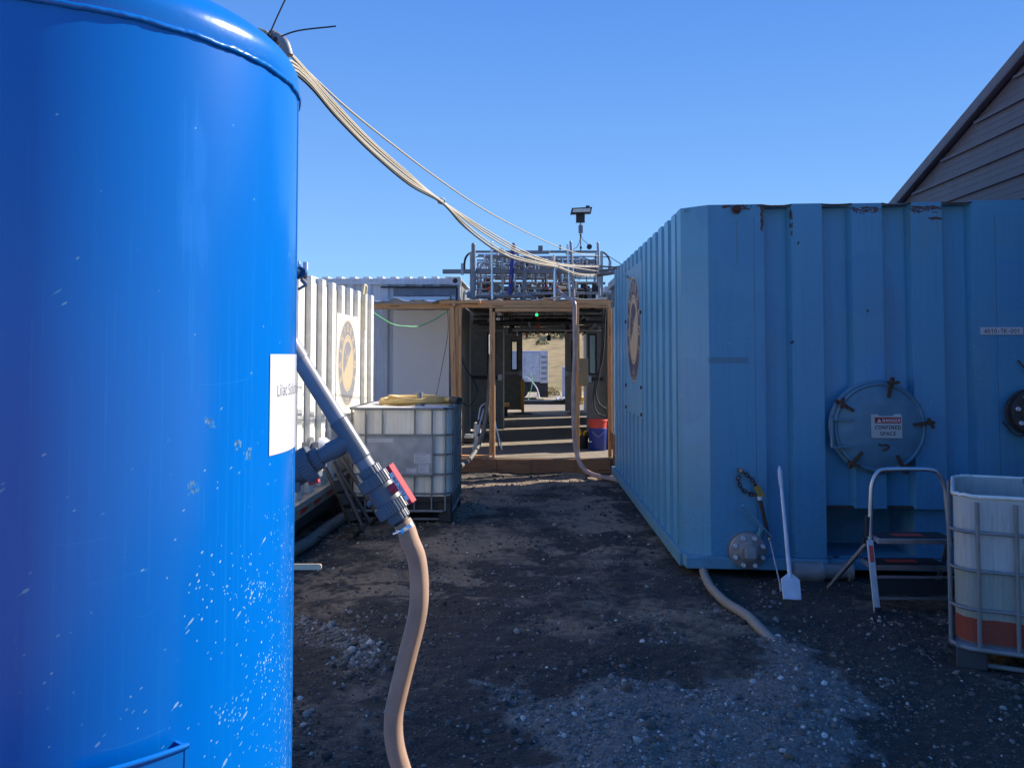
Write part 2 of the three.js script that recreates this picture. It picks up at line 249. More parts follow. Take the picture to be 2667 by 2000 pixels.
  const rest = spots.slice(300), per = small.map(() => []); rest.forEach((q, i) => per[i % 7].push(q));
  const d = new THREE.Object3D();
  per.slice(0, 3).forEach((list, k) => {
    const L = list.concat(per[k + 3] || [], k === 0 ? per[6] : []), im = shade(new THREE.InstancedMesh(small[k], mat([1, 1, 1], 0.88), L.length)); im.name = 'gravel' + (k ? '_00' + k : ''); im.userData.kind = 'stuff';
    L.forEach(([x, z, s], i) => { d.position.set(x, height(x, z) + s * 0.15, z); d.rotation.set(r2() * 0.8, r2() * 6.3, r2() * 0.8); d.scale.setScalar(s); d.updateMatrix(); im.setMatrixAt(i, d.matrix); const c = tones[tone(x, z)], f = 0.7 + 0.5 * r2(); im.setColorAt(i, new THREE.Color().setRGB(c[0] * f, c[1] * f, c[2] * f)); });
    ground.add(im);
  });
}
structure('terrain', new THREE.PlaneGeometry(1600, 1600).rotateX(-Math.PI / 2).translate(0, -0.06, -200), mat([0.40, 0.33, 0.235], 0.95, 0, { map: grime, bumpMap: bumpFine, bumpScale: 0.01 }));
{
  const NX = 90, NZ = 60, pos = [], idx = [], uv = [];
  for (let j = 0; j <= NZ; j++) for (let i = 0; i <= NX; i++) { const x = lerp(-160, 160, i / NX), t = j / NZ, z = -40 - t * 190; pos.push(x, -0.1 + 11.5 * Math.pow(t, 0.85) + (t > 0 ? 0.5 * n2(x * 0.06, z * 0.06) + 0.22 * n2(x * 0.25, z * 0.25) : -0.2), z); uv.push(x, z); }
  for (let j = 0; j < NZ; j++) for (let i = 0; i < NX; i++) { const a = j * (NX + 1) + i, b = a + NX + 1; idx.push(a, a + 1, b, b, a + 1, b + 1); }
  const g = new THREE.BufferGeometry(); g.setAttribute('position', new THREE.Float32BufferAttribute(pos, 3)); g.setAttribute('uv', new THREE.Float32BufferAttribute(uv, 2)); g.setIndex(idx); g.computeVertexNormals();
  const grassTex = dataTex(512, 512, (u, v) => { const f = fbm(u, v, 12, 12, 51, 5), s = sstep(0.25, 0.5, fbm(u, v, 5, 5, 55, 3)); return [0.88 + 0.25 * f - 0.12 * s, 0.86 + 0.25 * f - 0.05 * s, 0.8 + 0.25 * f - 0.1 * s]; }, { size: [14, 14] });
  structure('hill', g, mat([0.40, 0.305, 0.155], 0.95, 0, { map: grassTex, bumpMap: bumpFine, bumpScale: 0.03 }), { uv: true });
}

// ------------------------------------------------------------------ brown gabled shed behind the blue tank
{
  const L = 4.5, RD = 7.55, RS = 0.42, roof = (D) => (D > RD ? 6.94 - 0.306 * D : 6.94 - 0.306 * RD - RS * (RD - D));
  const t = thing('metal_shed', 'tall brown ribbed metal shed gable rising behind the blue steel tank', 'shed', [7.5, 0, -8]);
  const far = 12.3, nr = 3.2, wallPts = [[nr, 0.0], [nr, roof(nr) - 0.14], [RD, roof(RD) - 0.14], [far, roof(far) - 0.14], [far, 0]];
  // gable wall: sheet plus horizontal ribs, each a part
  const sheet = new THREE.ExtrudeGeometry(shapeOf(wallPts.map(([D, y]) => [D, y])), { depth: 0.06, bevelEnabled: false }).rotateY(Math.PI / 2); // local x -> -z
  sheet.translate(L + 0.02, 0, 0); part('gable_wall', sheet, M.siding, t);
  const span = (y) => { const k = RD - (roof(RD) - y - 0.14) / RS, f = (6.94 - y - 0.14) / 0.306; return [Math.max(nr, k), Math.min(far, f)]; };
  for (let y = 0.35; y < 4.3; y += 0.228) {
    const [a, b] = span(y + 0.05); if (b - a < 0.3) continue;
    part('siding_rib', bx(L - 0.016, L + 0.021, y, y + 0.028, -a, -b), M.siding, t);
    for (const q of [0.09, 0.155]) { const [c, e] = span(y + q + 0.03); if (e - c > 0.3) part('siding_rib', bx(L + 0.021, L + 0.0165, y + q, y + q + 0.014, -c, -e), M.siding, t); }
  }
  for (let i = 0; i < 26; i++) { const y = 2.1 + 0.255 * (i % 8), D = 5 + Math.floor(i / 8) * 1.5, [a, b] = span(y + 0.1); if (D > a && D < b) part('screw', cyl(V(L - 0.022, y - 0.02, -D), V(L + 0.02, y - 0.02, -D), 0.008, 0.008, 6), M.rust, t); }
  const rake = (a, b) => [bar(V(L - 0.03, roof(a) - 0.07, -a), V(L - 0.03, roof(b) - 0.07, -b), 0.08, 0.095), bar(V(L - 0.055, roof(a) - 0.125, -a), V(L - 0.055, roof(b) - 0.125, -b), 0.03, 0.02)];
  part('rake_trim', rake(RD, far), M.sidingTrim, t); part('rake_trim', rake(nr, RD), M.sidingTrim, t);
  const slab = (a, b) => bar(V(L + 2.98, roof(a) - 0.05, -a), V(L + 2.98, roof(b) - 0.05, -b), 5.9, 0.05);
  part('roof', slab(RD, far), M.sidingTrim, t); part('roof', slab(nr, RD), M.sidingTrim, t);
  part('rear_wall', bx(L + 5.8, L + 5.86, 0, 3.1, -nr, -far), M.siding, t); part('eave_wall', bx(L + 0.09, L + 5.8, 0, roof(far) - 0.16, -far + 0.06, -far), M.siding, t); part('eave_wall', bx(L + 0.09, L + 5.8, 0, roof(nr) - 0.16, -nr, -nr - 0.06), M.siding, t);
}

// ------------------------------------------------------------------ round emblem print (two states of wear)
function emblem(dark, tan, bg, blueDrop) {
  return (g, w) => {
    const c = w / 2, R = w * 0.485; g.fillStyle = bg; g.fillRect(0, 0, w, w);
    const disc = (r, f) => { g.fillStyle = f; g.beginPath(); g.arc(c, c, r, 0, TAU); g.fill(); };
    disc(R, tan); disc(R * 0.965, dark); disc(R * 0.66, tan); g.strokeStyle = dark; g.lineWidth = w * 0.006; g.beginPath(); g.arc(c, c, R * 0.6, 0, TAU); g.stroke();
    g.fillStyle = tan; g.font = 'bold ' + Math.round(w * 0.135) + 'px sans-serif'; g.textAlign = 'center'; g.textBaseline = 'middle';
    const put = (s, a0, a1) => [...s].forEach((ch, i) => { const a = (a0 + (a1 - a0) * (s.length > 1 ? i / (s.length - 1) : 0)) * Math.PI / 180; g.save(); g.translate(c + Math.sin(a) * R * 0.81, c - Math.cos(a) * R * 0.81); g.rotate(a); g.fillText(ch, 0, 0); g.restore(); });
    put('RAIN', -116, -47); put('FOR', -23, 23); put('RENT', 47, 116);
    g.save(); g.beginPath(); g.arc(c, c, R * 0.5, 0, TAU); g.clip(); g.fillStyle = dark; g.beginPath(); const rr = rngOf(3);
    g.moveTo(c - R * 0.5, c + R * 0.3); for (let i = 0; i <= 26; i++) { const t = i / 26; g.lineTo(c - R * 0.42 + t * R * 0.85 + (rr() - 0.5) * R * 0.1, c + R * 0.26 - t * R * 0.62 + (rr() - 0.5) * R * 0.12); } g.lineTo(c + R * 0.5, c - R * 0.6); g.lineTo(c - R * 0.6, c - R * 0.6); g.closePath(); g.fill();
    g.fillStyle = tan; for (let i = 0; i < 9; i++) { g.beginPath(); g.ellipse(c - R * 0.28 + rr() * R * 0.5, c - R * 0.3 + rr() * R * 0.36, R * 0.02, R * (0.04 + 0.05 * rr()), 0.4, 0, TAU); g.fill(); } g.restore();
    g.strokeStyle = dark; g.lineWidth = w * 0.005; g.beginPath(); g.moveTo(c - R * 0.05, c); g.lineTo(c + R * 0.16, c + R * 0.42); g.stroke();
    g.fillStyle = blueDrop; g.beginPath(); g.ellipse(c, c + R * 0.74, R * 0.03, R * 0.075, 0, 0, TAU); g.fill();
    g.fillStyle = tan; for (const s of [-1, 1]) { g.beginPath(); g.ellipse(c + s * R * 0.11, c + R * 0.82, R * 0.09, R * 0.022, -s * 0.5, 0, TAU); g.fill(); } for (let i = -3; i <= 3; i++) g.fillRect(c + i * R * 0.05 - R * 0.015, c + R * (0.9 - 0.002 * i * i), R * 0.03, R * 0.04);
    const r3 = rngOf(9); for (let i = 0; i < 500; i++) { g.fillStyle = 'rgba(' + (r3() < 0.5 ? '90,80,60' : '235,230,220') + ',' + (0.05 + 0.12 * r3()) + ')'; g.beginPath(); g.ellipse(r3() * w, r3() * w, 1 + 5 * r3(), 1 + 3 * r3(), r3() * 3, 0, TAU); g.fill(); }
  };
}

// ------------------------------------------------------------------ white ribbed tank on the left
{
  const t = thing('white_ribbed_tank', 'white steel holding tank with square ribs and a faded round emblem', 'tank', [-3.2, 0, -7.5]);
  part('body', bx(-4.4, -2.05, 0.42, 2.33, -4.4, -11.1), M.white, t);
  for (let k = 0; k < 16; k++) {
    const z = -11.02 + 0.425 * k, cut = z < -9.1 && z > -10.0;
    part('rib', bx(-2.05, -1.997, cut ? 2.08 : 0.42, 2.4 - 0.004 * k, z, z + 0.155, 0.008), M.whiteRib, t);
  }
  part('emblem_panel', bx(-2.05, -1.995, 0.45, 2.085, -8.93, -10.02, 0.004), M.white, t);
  part('emblem', new THREE.CircleGeometry(0.475, 56).rotateY(Math.PI / 2).translate(-1.992, 1.57, -9.46), mat([0.95, 0.95, 0.95], 0.5, 0, { map: canvasTex(1024, 1024, emblem('#7c7e82', '#b7a386', '#d2cdc0', '#8496aa')) }), t, { uv: true });
  part('bottom_rail', bx(-2.12, -1.93, 0.37, 0.425, -4.4, -11.1, 0.006), M.dirtyRail, t);
  part('fascia', bx(-2.1, -2.0, 0.26, 0.37, -4.4, -11.1), M.dirtyRail, t);
  for (let k = 0; k < 26; k++) part(k % 2 ? 'white_reflector' : 'red_reflector', bx(-2.0, -1.997, 0.285, 0.345, -4.6 - k * 0.25, -4.6 - k * 0.25 - 0.21), k % 2 ? M.dirtyRail : M.red5, t);
  part('lower_rail', bx(-2.2, -2.02, 0.15, 0.255, -4.4, -11.1, 0.006), M.black, t);
  for (let k = 0; k < 4; k++) part('skid_block', bx(-4.3, -2.15, 0, 0.15, -4.8 - k * 1.95, -5.2 - k * 1.95), M.dark, t);
  part('top_plate', bx(-4.4, -2.06, 2.33, 2.345, -4.4, -11.1), M.whiteRib, t);
  const vz = -7.75, v = part('side_valve', [cyl(V(-2.05, 0.83, vz), V(-1.86, 0.83, vz), 0.06), cyl(V(-1.97, 0.83, vz), V(-1.94, 0.83, vz), 0.105, 0.105, 28)], M.galvDull, t);
  part('valve_cap', lathe([[0, 0.09], [0.05, 0.085], [0.085, 0.05], [0.09, 0]], V(-1.86, 0.84, vz), V(-1.8, 0.85, vz)), M.paddle, v);
  part('strap', [bx(-1.99, -1.975, 1.95, 2.38, -10.42, -10.36, 0.004), ...tube([V(-1.982, 2.38, -10.39), V(-1.97, 2.46, -10.36), V(-1.99, 2.47, -10.33), V(-2.0, 2.37, -10.3)], 0.018, 8)], mat([0.62, 0.55, 0.36], 0.6), t);
}

// ------------------------------------------------------------------ blue corrugated tank on the right (modelled round its near left corner)
{
  const X0 = 1.158, Z0 = -6.75, W = 3.1, H = 2.80, LEN = 5.35, SK = 0.075, PX = 341, fx0 = (x) => { const k = (x + 1.158) / 6.745; return k * 6.837 / (1 + SK * k) - 1.158; }, lx = (s) => fx0((s - 1388) / PX - X0 + 0.004), ly = (s) => EYE - (s - 926) / PX;
  const t = thing('blue_steel_tank', 'large blue corrugated steel tank with a round hatch beside the gravel lane', 'tank', [X0, 0, Z0], { local: true, turn: 0.0105 });
  const rr = rngOf(21);
  const paint = canvasTex(2048, 2048, (g, w, h) => {
    const X = (x) => x / W * w, Y = (y) => h - y / 2.85 * h;
    g.fillStyle = 'rgb(112,152,188)'; g.fillRect(0, 0, w, h); g.fillStyle = 'rgb(98,160,192)'; g.fillRect(0, 0, w, h);
    for (let i = 0; i < 900; i++) { g.fillStyle = `rgba(${rr() < 0.5 ? '66,116,164' : '122,160,180'},${0.04 + 0.08 * rr()})`; const y = rr() * h; g.fillRect(rr() * w, y, 2 + 10 * rr(), 100 + 500 * rr()); }
    for (let i = 0; i < 60; i++) { g.fillStyle = `rgba(${rr() < 0.6 ? '120,146,158' : '78,122,176'},${0.06 + 0.1 * rr()})`; g.beginPath(); g.ellipse(rr() * w, rr() * h, 30 + 120 * rr(), 40 + 200 * rr(), 0, 0, TAU); g.fill(); }
    const patch = (x0, x1, y0, y1, c) => { g.fillStyle = c; g.fillRect(X(x0), Y(y1), X(x1) - X(x0), Y(y0) - Y(y1)); };
    patch(2.29, 3.1, 1.98, 2.36, 'rgba(84,146,205,0.35)'); patch(lx(1840), lx(1945), ly(946), ly(930), 'rgba(84,112,126,0.5)');
    g.fillStyle = 'rgba(86,146,204,0.5)'; g.beginPath(); g.moveTo(X(lx(2295)), Y(ly(905))); g.lineTo(X(lx(2262)), Y(ly(938))); g.lineTo(X(lx(2255)), Y(ly(985))); g.lineTo(X(lx(2296)), Y(ly(985))); g.fill();
    for (let i = 0; i < 6500; i++) { const y = Math.pow(rr(), 1.6) * 2.3; g.fillStyle = `rgba(${rr() < 0.75 ? '165,165,150' : '40,45,50'},${0.25 + 0.45 * rr()})`; g.beginPath(); g.ellipse(rr() * w, Y(y), 0.8 + 2.2 * rr() * rr(), 0.9 + 2.6 * rr() * rr(), rr() * 3, 0, TAU); g.fill(); }
    for (let i = 0; i < 60; i++) { g.fillStyle = 'rgba(185,185,170,0.8)'; g.beginPath(); g.ellipse(rr() * w, Y(rr() * 1.9), 2 + 2.5 * rr(), 2 + 2 * rr(), 0, 0, TAU); g.fill(); }
    for (let i = 0; i < 1600; i++) { g.fillStyle = `rgba(118,112,94,${0.08 + 0.22 * rr()})`; g.beginPath(); g.ellipse(rr() * w, Y(Math.pow(rr(), 2.5) * 0.7 + 0.05), 2 + 7 * rr(), 2 + 5 * rr(), 0, 0, TAU); g.fill(); }
    const rust = (x0, x1, y, th, n, up) => { x0 = fx0(x0); x1 = fx0(x1); y += y > 2 ? 0.03 : 0; for (let i = 0; i < n; i++) { g.fillStyle = `rgba(${70 + 40 * rr()},${30 + 18 * rr()},${22 + 10 * rr()},${0.55 + 0.4 * rr()})`; g.beginPath(); g.ellipse(X(lerp(x0, x1, rr())), Y(y - th * rr() * rr()), up ? 1.5 + 3 * rr() : 3 + 22 * rr() * rr(), up ? 4 + 18 * rr() : 1.5 + 4 * rr(), 0.12 * (rr() - 0.5), 0, TAU); g.fill(); } };
    rust(1.276, 1.5, 2.735, 0.06, 60); rust(1.73, 1.95, 2.735, 0.07, 60); rust(1.86, 1.95, 2.65, 0.02, 24); rust(0.3, 0.6, 2.765, 0.03, 40); rust(0.585, 0.603, 2.75, 0.3, 40, 1); rust(0.81, 0.825, 2.7, 0.2, 14, 1); rust(0.42, 0.5, 2.74, 0.05, 10); rust(0.05, 3.05, 0.14, 0.05, 160); rust(2.7, 2.72, 2.71, 0.02, 10); rust(2.2, 2.4, 0.5, 0.3, 16);
    for (let i = 0; i < 26; i++) { const x = lerp(1.28, 1.95, rr()); g.fillStyle = `rgba(150,110,50,${0.1 + 0.15 * rr()})`; g.fillRect(X(x), Y(2.73), 2 + 3 * rr(), 60 + 160 * rr()); }
    g.strokeStyle = 'rgba(60,58,50,0.6)'; g.lineWidth = 2; for (const x of [0.522, 2.272]) { g.beginPath(); g.moveTo(X(x), Y(2.7)); for (let y = 2.6; y > 0.2; y -= 0.1) g.lineTo(X(x + 0.003 * (rr() - 0.5)), Y(y)); g.stroke(); }
    g.fillStyle = 'rgba(120,110,60,0.3)'; g.fillRect(X(0.39), Y(2.68), 6, 250); g.fillStyle = 'rgba(20,22,26,0.8)'; for (const [a, b] of [[0.85, 2.5], [1.35, 1.985], [0.8, 1.75]]) { g.beginPath(); g.ellipse(X(a), Y(b), 5, 9, 0.4, 0, TAU); g.fill(); }
  });
  const front = mat([0.60, 0.76, 0.80], 0.42, 0, { map: paint, bumpMap: bumpPeel, bumpScale: 0.0006 });
  const fuv = (gs) => { const g = join(gs), p = g.attributes.position, u = g.attributes.uv; for (let i = 0; i < p.count; i++) u.setXY(i, p.getX(i) / W, p.getY(i) / 2.85); return g; };
  const fpart = (n, gs, par = t) => part(n, fuv(gs), front, par, { uv: true });
  // front: base sheet with the pipe recess cut out, raised ribs in front of it
  const hole = [fx0(1.03), fx0(1.75), 0.15, 0.515], base = (x0, x1, y0, y1) => bx(x0, x1, y0, y1, -0.08, -0.1);
  fpart('front_sheet', [base(0.3, hole[0], 0.13, H - 0.024), base(hole[1], W, 0.13, H - 0.024), base(hole[0], hole[1], hole[3], H - 0.024), base(hole[0], hole[1], 0.13, hole[2])]);
  const rib = (a0, a1, y0, y1, x0 = fx0(a0), x1 = a1 === W ? W : fx0(a1)) => fpart('front_rib', prismY([[x0 - 0.02, -0.081], [x0, 0], [x1, 0], [x1 + 0.02, -0.081]], y0, y1));
  fpart('corner_post', prismY([[0, -0.15], [0, -0.32], [0.06, -0.34], [0.3, -0.1], [0.616, -0.081], [0.596, 0], [0.18, 0]], 0.13, H));
  rib(0.816, 1.05, 0.145, H); rib(1.276, 1.505, 0.517, H - 0.004); rib(1.725, 1.959, 0.517, H - 0.002); rib(2.185, W, 0.145, H + 0.005);
  part('recess_wall', [bx(hole[0] - 0.01, hole[0], hole[2], hole[3], -0.09, -0.55), bx(hole[1], hole[1] + 0.01, hole[2], hole[3], -0.09, -0.55), bx(hole[0], hole[1], hole[3], hole[3] + 0.01, -0.09, -0.55), bx(hole[0], hole[1], hole[2] - 0.01, hole[2], -0.09, -0.55), bx(hole[0], hole[1], hole[2], hole[3], -0.55, -0.56)], M.blueBeam, t);
  part('recess_lip', bar(V(hole[0] - 0.02, hole[3] + 0.004, -0.045), V(hole[1] + 0.2, hole[3] + 0.012, -0.045), 0.03, 0.014), M.rust, t);
  // body, side sheet and side ribs
  part('body', bx(0.105, W, 0.13, H - 0.03, -0.6, -LEN), M.blueSide, t); part('body', bx(0.3, W, 0.56, H - 0.03, -0.101, -0.6), M.blueSide, t);
  part('side_sheet', bx(0.085, 0.105, 0.13, H - 0.02, -0.33, -LEN), M.blueSide, t);
  for (let k = 0; k < 14; k++) {
    const z = -0.40 - 0.355 * k, mid = z - 0.1, cut = mid < -2.55 && mid > -3.75;
    const r1 = (y0, y1) => part('side_rib', prismY([[0.086, z + 0.022], [0.0, z], [0.0, z - 0.19], [0.086, z - 0.212]], y0, y1), M.blueSide, t);
    if (cut) { r1(0.13, 1.0); r1(2.64, H); } else r1(0.13, H);
  }
  part('emblem_panel', bx(0.086, -0.006, 1.0, 2.64, -2.4, -3.83, 0.004), M.blueSide, t);
  for (const [y, z] of [[2.1, -2.44], [2.05, -3.79], [1.32, -2.44], [1.3, -3.79], [1.04, -2.44], [1.04, -3.79]]) part('bolt', cyl(V(-0.006, y, z), V(-0.022, y, z), 0.018, 0.018, 8), M.rust, t);
  part('emblem', new THREE.CircleGeometry(0.605, 56).rotateY(-Math.PI / 2).translate(-0.009, 1.94, -3.08), mat([0.95, 0.95, 0.95], 0.5, 0, { map: canvasTex(1024, 1024, emblem('#4a4a58', '#c9ac88', '#5a92bd', '#6aa7d6')) }), t, { uv: true });
  for (const [a, b] of [[-2.15, 0.42], [-4.2, 0.38]]) part('guide_plate', bx(0.05, 0.086, H - b, H - 0.03, a, a - 0.09), M.blueBeam, t);
  // skid frame
  part('skid_beam', bx(-0.01, 1.03, 0.055, 0.142, 0.03, -0.12, 0.008), M.blueBeam, t); part('skid_beam', bx(1.03, W, 0.055, 0.13, -0.03, -0.16, 0.006), M.blueBeam, t);
  part('side_skid', bx(-0.035, 0.09, 0.04, 0.145, -0.12, -LEN - 0.03, 0.008), M.blueBeam, t);
  for (let k = 0; k < 4; k++) part('skid_block', bx(0.2, W - 0.1, -0.03, 0.13, -0.75 - k * 1.3, -1.05 - k * 1.3), M.dark, t);
  // top edge: thin curled lip with a few dents
  for (const [a, b, d] of [[0.596, 0.816, 0.012], [1.05, 1.276, 0.006], [1.505, 1.725, 0.02], [1.959, 2.185, 0.01]].map(([a, b, d]) => [fx0(a), fx0(b), d])) part('top_lip', tube([V(a, H - 0.008, 0.0), V(lerp(a, b, 0.3), H - 0.01 - d * 0.5, 0.004), V(lerp(a, b, 0.7), H - 0.01 - d * 0.5, 0.004), V(b, H - 0.008, 0.0)], 0.007, 6), M.rust, t);
  part('top_plate', bx(0.02, W, H - 0.03, H - 0.014, -0.095, -LEN), M.blueBeam, t); part('top_flange', bx(0.56, 2.22, H - 0.022, H - 0.008, -0.004, -0.094), M.blueBeam, t);
  part('pipe_plug', [cyl(V(lx(1917), ly(547), 0), V(lx(1917), ly(547), 0.045), 0.034, 0.03, 16), cyl(V(lx(1917), ly(547), 0.045), V(lx(1917), ly(547), 0.07), 0.02, 0.02, 6)], M.rust, t);
  // round hatch with clamps, hinge and sign
  const hx = lx(2271), hy = ly(1106), R = 0.328, c = (a, r, z) => V(hx + Math.sin(a) * r, hy + Math.cos(a) * r, z);
  const h = part('hatch', [lathe([[0, 0.075], [0.16, 0.07], [0.27, 0.05], [0.315, 0.03], [R, 0.03], [R, 0], [0, 0]], V(hx, hy, 0.03), V(hx, hy, 1), 56), cyl(V(hx, hy, -0.06), V(hx, hy, 0.03), R - 0.03, R - 0.03, 48)], M.hatch, t);
  part('rim', new THREE.TorusGeometry(R - 0.012, 0.013, 8, 64).translate(hx, hy, 0.062), M.hatch, h); part('neck_flange', lathe([[R + 0.02, 0], [R + 0.02, 0.022], [R - 0.02, 0.022]], V(hx, hy, 0.002), V(hx, hy, 1), 56), M.hatch, h); part('lid_handle', tube([V(hx - 0.02, hy - 0.12, 0.1), V(hx - 0.02, hy - 0.125, 0.13), V(hx + 0.03, hy - 0.125, 0.13), V(hx + 0.03, hy - 0.15, 0.12), V(hx + 0.0, hy - 0.165, 0.1)], 0.007, 6), M.rust, h);
  for (const d of [14, -58, 84, 152, 218]) { const a = d * Math.PI / 180, k = part('clamp', [bar(c(a, R - 0.1, 0.085), c(a, R + 0.05, 0.085), 0.035, 0.02), cyl(c(a, R + 0.01, 0.0), c(a, R + 0.01, 0.13), 0.012, 0.012, 8)], M.rust, h); void k; const b = a + 1.2; part('clamp', bar(c(a, R + 0.01, 0.125).add(V(Math.sin(b) * 0.04, Math.cos(b) * 0.04, 0)), c(a, R + 0.01, 0.125).sub(V(Math.sin(b) * 0.04, Math.cos(b) * 0.04, 0)), 0.018, 0.022), M.rust, h); }
  for (const d of [35, 48 + 78, -28, 175 + 20]) { const a = d * Math.PI / 180; part('stop_lug', bar(c(a, R - 0.1, 0.07), c(a, R - 0.03, 0.06), 0.012, 0.03), M.hatch, h); }
  part('hinge', [bar(V(hx - R - 0.03, hy + 0.055, 0.09), V(hx - R + 0.14, hy + 0.062, 0.09), 0.03, 0.014), bar(V(hx - R - 0.02, hy - 0.145, 0.09), V(hx - R + 0.14, hy - 0.135, 0.09), 0.03, 0.014), cyl(V(hx - R - 0.015, hy - 0.15, 0.07), V(hx - R - 0.015, hy + 0.06, 0.07), 0.014)], M.hatch, h);
  part('warning_sign', [plateZ([[-0.108, -0.087], [0.105, -0.087], [0.105, 0.085], [0.055, 0.085], [0.05, 0.072], [-0.05, 0.07], [-0.06, 0.083], [-0.108, 0.083]].map(([x, y]) => [x + lx(2282), y + ly(1101)]), 0.105, 0.109)], mat([0.55, 0.55, 0.54], 0.6, 0, { map: grime }), h);
  const sg = new THREE.PlaneGeometry(0.2, 0.155).translate(lx(2285), ly(1105), 0.1105);
  part('sign_print', sg, printed(512, 400, (g, w, q) => {
    g.fillStyle = '#b9b8b4'; g.fillRect(0, 0, w, q); g.fillStyle = '#a01f1f'; g.fillRect(20, 12, w - 40, 110); g.fillStyle = '#d8d2cc'; g.beginPath(); g.moveTo(60, 105); g.lineTo(100, 35); g.lineTo(140, 105); g.fill(); g.fillStyle = '#a01f1f'; g.font = 'bold 52px sans-serif'; g.textAlign = 'center'; g.fillText('!', 100, 100);
    g.fillStyle = '#d8d2cc'; g.font = 'bold 82px sans-serif'; g.fillText('DANGER', 318, 98); g.fillStyle = '#16181c'; g.font = 'bold 98px sans-serif'; g.fillText('CONFINED', w / 2, 235, w - 36); g.fillText('SPACE', w / 2, 352);
  }), h, { uv: true });
  // flanged drain valve low on the corner
  const fx = lx(1933), fy = ly(1420), fl = part('drain_valve', [cyl(V(fx, fy, -0.02), V(fx, fy, 0.02), 0.135, 0.135, 40), lathe([[0.135, 0], [0.137, 0.012], [0.13, 0.035], [0.08, 0.037], [0.078, 0.06], [0.04, 0.064], [0, 0.064]], V(fx, fy, 0.045), V(fx, fy, 1), 40), cyl(V(fx, fy, 0.01), V(fx, fy, 0.05), 0.11, 0.11, 30), cyl(V(fx, fy, 0.1), V(fx, fy, 0.118), 0.062, 0.058, 24)], M.cast, t);
  part('square_plug', bx(fx - 0.038, fx + 0.034, fy - 0.036, fy + 0.036, 0.1, 0.165, 0.004), M.galv, fl);
  for (let k = 0; k < 8; k++) { const a = (k + 0.5) * Math.PI / 4, p = V(fx + Math.sin(a) * 0.107, fy + Math.cos(a) * 0.107, 0.08); part('flange_bolt', cyl(p, p.clone().add(V(0, 0, 0.022)), 0.016, 0.016, 6), M.paddle, fl); }
  part('valve_lever', [bar(V(lx(1988), ly(1380), 0.09), V(lx(1916), ly(1302), 0.12), 0.03, 0.014), bar(V(lx(1985), ly(1375), 0.06), V(lx(1909), ly(1316), 0.06), 0.012, 0.012), cyl(V(lx(1962), ly(1398), 0.02), V(lx(1966), ly(1360), 0.09), 0.026, 0.022, 12)], M.blueBeam, fl);
  // right flange with pale bolt caps
  const rx = lx(2648), ry = ly(1065), rf = part('side_flange', [cyl(V(rx, ry, 0), V(rx, ry, 0.16), 0.1, 0.1, 28), cyl(V(rx, ry, 0.06), V(rx, ry, 0.095), 0.165, 0.165, 40), cyl(V(rx, ry, 0.14), V(rx, ry, 0.175), 0.16, 0.16, 40), cyl(V(rx, ry, 0.175), V(rx, ry, 0.26), 0.11, 0.1, 28)], mat([0.075, 0.062, 0.055], 0.7, 0.1, { map: grime }), t);
  for (let k = 0; k < 8; k++) { const a = (k + 0.25) * Math.PI / 4, p = V(rx + Math.sin(a) * 0.135, ry + Math.cos(a) * 0.135, 0.174); part('bolt_cap', cyl(p, p.clone().add(V(0, 0, 0.02)), 0.016, 0.014, 10), M.paddle, rf); }
  part('loose_wire', tube([V(lx(2632), ly(938), 0.03), V(lx(2645), ly(958), 0.05), V(lx(2655), ly(968), 0.03), V(lx(2672), ly(985), 0.06)], 0.007, 6), M.rust, t); part('loose_wire', tube([V(lx(2590), ly(1090), 0.02), V(lx(2610), ly(1118), 0.05), V(lx(2630), ly(1125), 0.06), V(lx(2655), ly(1105), 0.05)], 0.005, 6), M.rust, t);
  part('tag_plate', bx(lx(2543), lx(2651), ly(873.5), ly(854.5), 0.002, 0.006), M.paper, t);
  part('tag_print', new THREE.PlaneGeometry(lx(2651) - lx(2543), 0.0555).translate((lx(2543) + lx(2651)) / 2, ly(864), 0.0075), printed(760, 128, (g, w, q) => { g.fillStyle = '#c4c4c8'; g.fillRect(0, 0, w, q); g.fillStyle = '#23252b'; g.font = 'bold 98px monospace'; g.textAlign = 'center'; g.textBaseline = 'middle'; g.fillText('4610-TK-001', w / 2, q / 2 + 4, w - 70); }), t, { uv: true });
  t.traverse((o) => { if (o.isMesh) { const p = o.geometry.attributes.position; for (let i = 0; i < p.count; i++) p.setZ(i, p.getZ(i) + SK * p.getX(i)); } });
}

